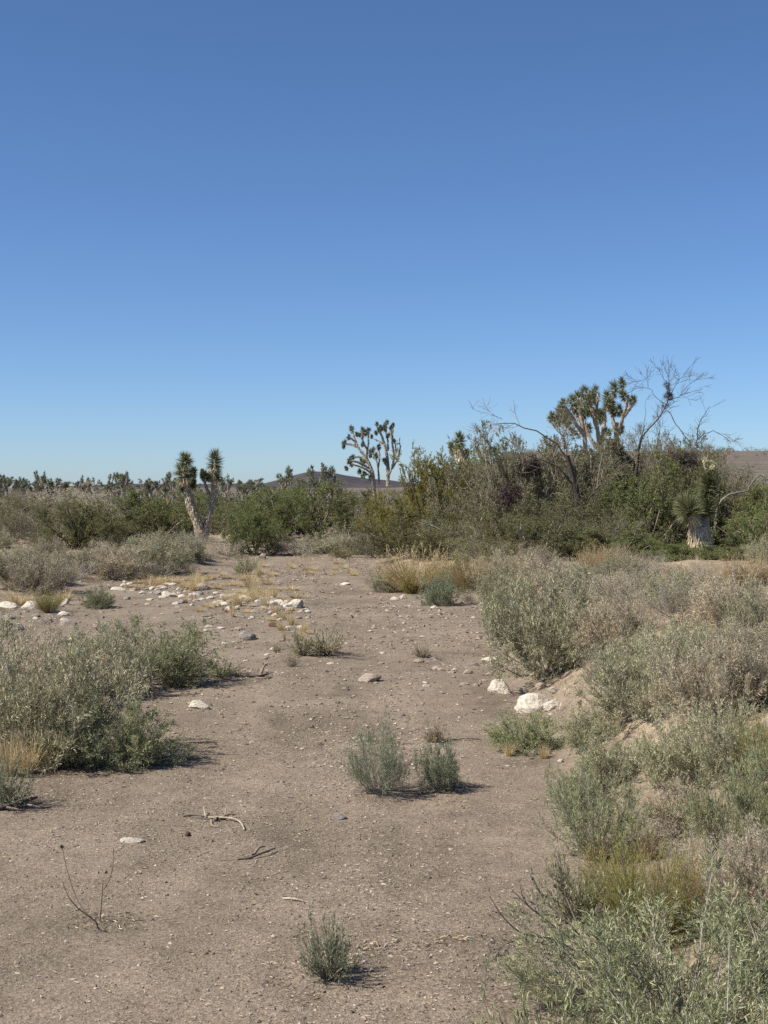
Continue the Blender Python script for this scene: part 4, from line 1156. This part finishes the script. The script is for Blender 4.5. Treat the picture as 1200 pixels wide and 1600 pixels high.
plant('desert_shrub', 'tree', 1066, 860, 852, 105, 'low green branches before the cream skirted trunk, left side', leaf='treegreen', Y=21.9)
plant('desert_shrub', 'tree', 1126, 860, 852, 105, 'low green branches before the cream skirted trunk, right side', leaf='treegreen', Y=21.7)
# leafy shrub nearest the camera, bottom right
def near(px, Y, top, w, label, kind='willow', leaf='willow', **k):
    return plant('leafy_shrub', kind, px, 1500, top, w, label, 'shrub', None, leaf, None, Y=Y, **k)
near(1060, 3.75, 1400, 430, 'large grey-green leafy shrub in the bottom right corner')
near(1230, 4.1, 1375, 300, 'leafy shrub cut by the right edge beside the bottom corner shrub')
near(930, 4.25, 1450, 260, 'leafy grey-green shrub leaning over the sand left of the corner shrub')
near(1130, 3.3, 1510, 380, 'low leafy shrub cut by the bottom edge at right', v=1)
near(855, 3.55, 1540, 170, 'small leafy plant at the bottom edge left of the corner shrub', 'weed', 'willow')
plant('leafy_shrub', 'weed', 905, 1440, 1340, 110, 'thin leafy sprigs at the left rim of the yellow-green broom bush', 'plant', leaf='willow')

# sprawling bare stems reaching over the sand
def stems(name, label, cat, paths, mat, root_px, Yb, part='stem', grow_n=0, seed=1):
    rs = np.random.RandomState(seed)
    P0 = gp(*root_px); root = tag(empty(name, tuple(P0)), label, cat)
    for pts in paths:
        Q = [at(px, py, Y) - P0 for px, py, Y in [(p[0], p[1], p[2]) for p in pts]]
        P, rr = smooth_path(Q, np.linspace(pts[0][3], pts[-1][3], len(pts)), 12)
        m_ = MB(); m_.tubes(P[None], rr[None], 4)
        if grow_n:
            g_ = grow(P[None], rr[None], grow_n, (.2, 1), (.3, .9), (.03, .12), .02, .1, 4, rs, .6)
            m_.tubes(*g_, 3)
            put_leaves(m_, g_[0], 5, (.2, 1), rs, (.008, .018), (.003, .006))
        m_.build(part, mat, root)
    return root
stems('sprawling_stems', 'thin dark bare stems reaching left over the sand', 'plant',
    [[(930, 1500, 4.2, .004), (890, 1440, 4.25, .003), (850, 1410, 4.3, .0025), (832, 1370, 4.3, .0012)],
     [(930, 1500, 4.2, .004), (870, 1450, 4.2, .003), (820, 1412, 4.2, .002), (800, 1390, 4.2, .001)],
     [(920, 1500, 4.2, .0035), (860, 1462, 4.1, .0025), (815, 1465, 4.05, .002), (780, 1430, 4.05, .0014), (765, 1400, 4.05, .001)],
     [(815, 1465, 4.05, .0018), (790, 1475, 4.0, .0014), (770, 1490, 4.0, .001)],
     [(930, 1540, 3.9, .0035), (900, 1560, 3.8, .003), (870, 1520, 3.85, .002), (845, 1485, 3.9, .0012)],
     [(900, 1440, 4.4, .003), (880, 1390, 4.5, .002), (872, 1345, 4.5, .001)]],
    M['twigdark'], (925, 1520), 4.2, grow_n=9, seed=3)
stems('tall_stem', 'pale single stem rising from the bottom right leafy shrub', 'plant',
    [[(1200, 1560, 3.7, .0028), (1190, 1510, 3.72, .0026), (1183, 1470, 3.74, .002), (1165, 1425, 3.76, .0012)]], M['twig'], (1195, 1598), 3.7)
stems('dry_weed', 'leafless reddish dry weed with small seed heads on the bare sand', 'plant',
    [[(155, 1444, 5.14, .0032), (130, 1425, 5.14, .0026), (115, 1395, 5.16, .0022), (103, 1355, 5.18, .0018), (97, 1324, 5.2, .0015)],
     [(155, 1444, 5.14, .003), (120, 1418, 5.05, .0022), (105, 1400, 5.0, .0018), (98, 1378, 4.98, .0012)],
     [(155, 1444, 5.14, .0032), (158, 1415, 5.14, .0026), (161, 1375, 5.14, .002)],
     [(162, 1390, 5.14, .0024), (173, 1372, 5.12, .002), (177, 1350, 5.1, .0018), (177, 1324, 5.1, .0013)],
     [(155, 1444, 5.14, .0025), (165, 1440, 5.2, .0018), (172, 1438, 5.22, .0012)]], M['twigbrown'], (155, 1444), 5.1)
rt = [o for o in COL.objects if o.name.startswith('dry_weed')][0]
for (px, py, Y, s) in ((97, 1323, 5.2, .009), (166, 1363, 5.14, .007)):
    m_ = MB(); rs = np.random.RandomState(int(px)); u = norm(rs.normal(0, 1, (60, 3)))
    m_.leaves(np.repeat((at(px, py, Y) - np.array(rt.location))[None], 60, 0), u, rs.normal(0, 1, (60, 3)), s, s * .5, .3)
    m_.build('seed_head', M['twigdark'], rt)

# dry grass tufts
GR = [(14, 1212, 1135, 60, 'golden dry grass tuft at the left edge below the big saltbush'), (44, 1208, 1140, 50, 'golden dry grass tuft second from the left edge below the big saltbush'),
      (80, 1204, 1155, 40, 'short pale grass left of the big saltbush foot'), (235, 915, 897, 60, 'yellow grass strip left part below the grey saltbush'),
      (270, 912, 899, 50, 'yellow grass strip right part below the grey saltbush'), (30, 945, 920, 70, 'golden grass behind the pale flat stones at left'), (100, 938, 918, 40, 'golden grass left of the round white stone'),
      (795, 1182, 1155, 26, 'small golden grass tuft under the green boulder-side shrub'), (850, 1186, 1160, 26, 'small golden grass tuft by the grey stone on the right bank foot'),
      (1060, 1300, 1238, 100, 'tan dry grass patch with a pale stick on the right bank'), (1000, 1345, 1290, 90, 'brown dry grass above the yellow-green broom bush'), (1100, 1400, 1330, 90, 'pale dry grass right of the yellow-green broom bush'),
      (1030, 1010, 985, 60, 'dry grass on the tan soil patch of the right bank'), (930, 1345, 1300, 70, 'brown grass at the foot of the leafy green shrub'), (765, 915, 880, 50, 'pale dry grass right of the yellowish dry bush')]
for px, b_, t_, w_, lb in GR:
    plant('grass_tuft', 'grass', px, b_, t_, w_, lb, 'grass', leaf='straw' if b_ < 1215 else 'strawbrown')
rs = np.random.RandomState(61)
for k_ in range(44):
    cx_, cy_ = [(390, 925), (350, 955), (455, 985), (300, 915), (420, 935)][rs.randint(5)]
    px, py = rs.normal(cx_, 18), rs.normal(cy_, 9)
    plant('grass_tuft', 'grass', px, py, py - rs.uniform(7, 28), rs.uniform(8, 26), 'small straw tuft among the white stones of the gravel bar', 'grass', 'straw tufts on the gravel bar', leaf='straw')
for k_ in range(70):
    u = rs.rand(); px = 190 + 280 * u + rs.normal(0, 14); py = 902 + 40 * u + rs.normal(0, 11)
    plant('grass_tuft', 'grass', px, py, py - rs.uniform(4, 11), rs.uniform(14, 34), 'low flattened straw patch along the pale cobble band', 'grass', 'straw patches along the cobble band', leaf=['straw', 'strawbrown'][rs.randint(2)])
for k_ in range(16):
    px, py = rs.uniform(390, 560), rs.uniform(880, 902)
    plant('grass_tuft', 'grass', px, py, py - rs.uniform(6, 10), rs.uniform(12, 24), 'short straw tuft in the pale strip across the far wash', 'grass', 'straw tufts across the far wash', leaf='straw')

# ---------------------------------------------------------------- stones
SP = []
for v in range(7):
    rs = np.random.RandomState(900 + v)
    import bmesh
    bmh = bmesh.new(); bmesh.ops.create_icosphere(bmh, subdivisions=3, radius=1)
    for vt in bmh.verts:
        p = np.array(vt.co); 
        vt.co *= 1.0
    planes = [(norm(rs.normal(0, 1, 3)), rs.uniform(.6, .9)) for _ in range(12)]
    for vt in bmh.verts:
        p = np.array(vt.co)
        for n_, d_ in planes:
            e = p @ n_ - d_
            if e > 0: p = p - n_ * e * .97
        p *= 1 + .10 * float(vnoise(p[0] * 3 + v, p[1] * 3 + p[2] * 2, v)) + .05 * float(vnoise(p[0] * 8, p[1] * 8 + p[2] * 5, v + 3))
        vt.co = p
    me = bpy.data.meshes.new('stone'); bmh.to_mesh(me); bmh.free()
    me.materials.append(M['white']); SP.append(me)
RS = np.random.RandomState(77)
def stone(px, py, w, h, mat, label, group=None, name='stone', v=None):
    """stone resting part-buried at the pixel of its foot; w, h in photo pixels"""
    P = gp(px, py); k = P[1] / FPX
    o = bpy.data.objects.new(name, SP[RS.randint(len(SP)) if v is None else v]); COL.objects.link(o)
    o.material_slots[0].link = 'OBJECT'; o.material_slots[0].material = M[mat]
    sw, shh = w * k * .5, h * k * .72
    o.scale = (sw * 1.15, sw * RS.uniform(.75, 1.05), shh)
    o.rotation_euler = (RS.normal(0, .12), RS.normal(0, .10), RS.uniform(-.5, .5) + (math.pi if RS.rand() > .5 else 0))
    o.location = (P[0], P[1] + sw * .5, P[2] + shh * RS.uniform(.12, .3))
    return tag(o, label, 'stone', group)
ST = [
 (838, 1112, 62, 28, 'white', 'big white boulder at the foot of the right bank', None, 'boulder', 2),
 (866, 1108, 30, 20, 'white', 'white broken piece against the right side of the big white boulder', None, 'stone', 5),
 (816, 1112, 22, 14, 'white', 'white broken piece against the left side of the big white boulder', None, 'stone', 1),
 (783, 1084, 38, 26, 'white', 'white stone left of the big white boulder', None, 'stone', 4),
 (768, 1034, 30, 8, 'white', 'flat white stone at the right wash edge'),
 (846, 1078, 20, 12, 'tan', 'tan stone just above the big white boulder'),
 (868, 1080, 24, 10, 'tan', 'flat tan stone up the bank right of the big white boulder'),
 (818, 1084, 16, 11, 'grey', 'grey stone touching the big white boulder on its left'),
 (858, 1056, 14, 12, 'grey', 'grey stone in the shade of the largest right shrub'),
 (311, 1108, 32, 15, 'white', 'lone white stone near the green shrub on the left'),
 (845, 1180, 34, 16, 'grey', 'grey stone among grass at the right bank foot'),
 (1035, 1192, 34, 18, 'tan', 'orange-tan rock bared in the right bank'),
 (1000, 1178, 24, 14, 'tan', 'smaller tan rock left of the orange-tan rock'),
 (578, 1066, 34, 17, 'tan', 'pale tan stone in mid wash'),
 (432, 980, 28, 8, 'rust', 'dark rust flat stone below the gravel bar'),
 (459, 950, 34, 14, 'white', 'large pale stone at the right end of the gravel bar'),
 (101, 945, 13, 11, 'white', 'round white stone beside the small dark green shrub'),
 (12, 950, 32, 11, 'white', 'pale flat stone at the left edge'), (48, 952, 34, 13, 'white', 'pale long stone second from the left edge'),
 (12, 968, 28, 8, 'grey', 'grey flat stone below the pale one at left edge'), (20, 985, 30, 14, 'grey', 'grey stone behind the pale saltbush at left edge'), (90, 930, 24, 8, 'tan', 'tan stone above the round white stone'),
 (387, 1000, 34, 18, 'grey', 'brown-grey stone left of the dark rust stone'),
 (409, 873, 16, 9, 'tan', 'tan stone at the left end of the far wash'), (547, 966, 11, 7, 'grey', 'small dark stone on the right of the gravel bar'),
 (540, 914, 16, 5, 'white', 'small pale stone in the far wash centre'), (617, 938, 16, 6, 'white', 'white stone at the right wash corner'), (630, 936, 12, 7, 'white', 'second white stone at the right wash corner'),
 (678, 950, 12, 4, 'white', 'flat white chip before the small sage shrub'), (205, 1318, 34, 7, 'white', 'flat pale chip on the sand near the dry weed'),
 (293, 1308, 10, 8, 'rust', 'small dark clod on the sand below the dry debris'), (530, 1282, 22, 9, 'grey', 'grey clod in the wash below the tallest plant'),
 (1185, 975, 30, 14, 'tan', 'pale rock on the right bank near the right edge'), (1130, 950, 34, 16, 'tan', 'tan rock half hidden between right bank shrubs'),
 (875, 1192, 12, 6, 'white', 'small white stone right of the grey stone at the bank foot'), (800, 1174, 10, 5, 'white', 'small white chip below the green boulder-side shrub'),
 (692, 1048, 18, 5, 'tan', 'flat tan chip left of the flat white stone'), (110, 1195, 30, 14, 'grey', 'dark grey rock under the big left saltbush'), (85, 1196, 22, 12, 'tan', 'tan clod below the golden grass at left'),
 (195, 1315, 9, 5, 'white', 'tiny pale chip beside the flat pale chip'), (915, 1322, 10, 5, 'white', 'white chip at the foot of the leafy green shrub'), (705, 1330, 10, 4, 'white', 'small white chip on the sand right of the middle plants'),
]
for a in ST: stone(*a)
for k_ in range(135):
    u = RS.rand(); px = 195 + 285 * u + RS.normal(0, 12); py = 905 + 42 * u + abs(RS.normal(0, 16))
    big = RS.rand() < .18
    w = RS.uniform(15, 27) if big else RS.uniform(7, 14)
    stone(px, py, w, w * RS.uniform(.25, .5), ['white', 'white', 'tan', 'white', 'grey'][RS.randint(5)], 'loose stone in the pale cobble band of the gravel bar', 'stones of the gravel bar')
for k_ in range(30):
    px, py = RS.uniform(310, 480), RS.uniform(965, 1040); w = RS.uniform(6, 15)
    stone(px, py, w, w * RS.uniform(.25, .45), ['white', 'tan', 'grey'][RS.randint(3)], 'small scattered stone below the gravel bar', 'stones below the gravel bar')
for k_ in range(40):
    py = RS.uniform(905, 1120); px = RS.uniform(480, 770); w = RS.uniform(4, 9) * (1 + (py - 900) / 500)
    stone(px, py, w, w * RS.uniform(.25, .45), ['white', 'tan', 'grey', 'tan'][RS.randint(4)], 'small stone lying loose in the mid wash', 'small stones in the wash')
for k_ in range(16):
    px, py = RS.uniform(640, 770), RS.uniform(1030, 1075); w = RS.uniform(7, 16)
    stone(px, py, w, w * RS.uniform(.3, .5), ['white', 'tan', 'grey', 'tan'][RS.randint(4)], 'small stone below the flat white stone at the right wash edge', 'stones at the right wash edge')
for k_ in range(26):
    px = RS.uniform(860, 1080); py = 1060 + (px - 860) * .8 + RS.uniform(-30, 40); w = RS.uniform(6, 15)
    stone(px, py, w, w * RS.uniform(.4, .6), ['tan', 'tan', 'grey', 'white'][RS.randint(4)], 'small stone on the bare soil of the right bank slope', 'stones on the right bank slope')
for k_ in range(14):
    px, py = RS.uniform(0, 110), RS.uniform(945, 990); w = RS.uniform(8, 22)
    stone(px, py, w, w * RS.uniform(.3, .5), ['white', 'tan', 'grey', 'grey'][RS.randint(4)], 'small stone in the cobbles at the left edge', 'cobbles at the left edge')

# ---------------------------------------------------------------- dead wood on the sand
def stick(name, label, pieces, cat='branch', part='stick'):
    """pieces: (material, radius start, radius end, [(px, py, lift m), ...]) lying on the ground"""
    P0 = gp(pieces[0][3][0][0], pieces[0][3][0][1]); root = tag(empty(name, tuple(P0)), label, cat)
    for mt, r0, r1, pts in pieces:
        Q = []
        for p in pts:
            g_ = gp(p[0], p[1]); Q.append(g_ + np.array([0, 0, p[2] + r0 * .7]) - P0)
        P, rr = smooth_path(Q, np.linspace(r0, r1, len(Q)), 10)
        m_ = MB(); m_.tubes(P[None], rr[None], 6)
        m_.build(part, M[mt], root)
    return root
stick('dry_debris', 'dried stalk debris with a curved cream end on the sand',
    [('twigdark', .006, .003, [(286, 1277, .0), (300, 1278, .01), (325, 1280, .006)]), ('twigdark', .005, .003, [(288, 1274, .0), (310, 1281, .0), (330, 1282, 0)]),
     ('wood', .0055, .004, [(318, 1279, .0), (345, 1283, .01), (365, 1284, .012), (378, 1290, .01), (382, 1299, 0)]),
     ('wood', .006, .003, [(322, 1281, .0), (318, 1272, .03)]), ('twigbrown', .008, .004, [(344, 1282, 0), (352, 1280, .015), (360, 1279, .02), (370, 1278, .01)]),
     ('twigbrown', .006, .003, [(330, 1284, 0), (331, 1292, 0), (342, 1293, 0)]), ('twigdark', .010, .008, [(336, 1284, 0), (340, 1285, .01)]), ('wood', .004, .002, [(350, 1282, 0), (354, 1271, .03)])], 'debris')
stick('driftwood', 'dark dry stick curled on the sand right of the dried stalk debris',
    [('twigdark', .006, .003, [(372, 1345, 0), (392, 1345, .0), (402, 1340, .01), (418, 1337, .015), (430, 1331, .01)]), ('twigbrown', .008, .003, [(396, 1338, 0), (405, 1334, .02), (414, 1332, .02)]),
     ('twigbrown', .004, .002, [(372, 1345, 0), (350, 1346, 0)])])
stick('driftwood', 'dark branch at the right end of the green left shrub',
    [('twigdark', .015, .008, [(370, 1056, 0), (385, 1058, .0), (405, 1060, .01), (420, 1057, .01)]), ('twigbrown', .016, .006, [(406, 1060, 0), (412, 1052, .05), (418, 1050, .06)]), ('twigbrown', .012, .006, [(400, 1061, 0), (415, 1062, 0), (424, 1060, 0)])])
stick('driftwood', 'dark dead branch on the sand cut by the left edge',
    [('twigdark', .014, .008, [(-8, 1268, 0), (15, 1266, .01), (40, 1260, .02), (58, 1256, .02)]), ('twigbrown', .008, .004, [(40, 1262, .01), (62, 1264, 0), (80, 1262, 0)]), ('twigbrown', .008, .004, [(10, 1267, .01), (35, 1268, 0)])])
stick('dry_stick', 'pale straight stick in the dry grass of the right bank', [('wood', .006, .003, [(1034, 1250, .05), (1060, 1248, .06), (1086, 1250, .04)])])
stick('dry_stick', 'short pale chip of wood left of the nearest small plant', [('wood', .006, .003, [(442, 1407, 0), (458, 1408, .006), (474, 1410, 0)])])
stick('dry_stick', 'thin pale twig on the sand right of the small yellowish plant', [('wood', .006, .004, [(704, 1157, 0), (725, 1158, .01), (750, 1156, 0)])])
rs = np.random.RandomState(88)
pc = []
for k_ in range(34):
    u = rs.rand(); px = 552 + 178 * u; py = 1486 - 16 * u + rs.normal(0, 3.5)
    a = rs.normal(0, .5); L_ = rs.uniform(5, 20)
    pc.append((['straw', 'twigbrown', 'strawbrown', 'twig'][rs.randint(4)], rs.uniform(.002, .0045), .0015, [(px, py, rs.uniform(0, .006)), (px + L_ * .5 * math.cos(a), py - 2 * math.sin(a), rs.uniform(.003, .014)), (px + L_ * math.cos(a), py - 4 * math.sin(a), 0)]))
stick('twig_litter', 'line of dry twigs and curled leaves right of the nearest small plant', pc, 'litter', 'twig')
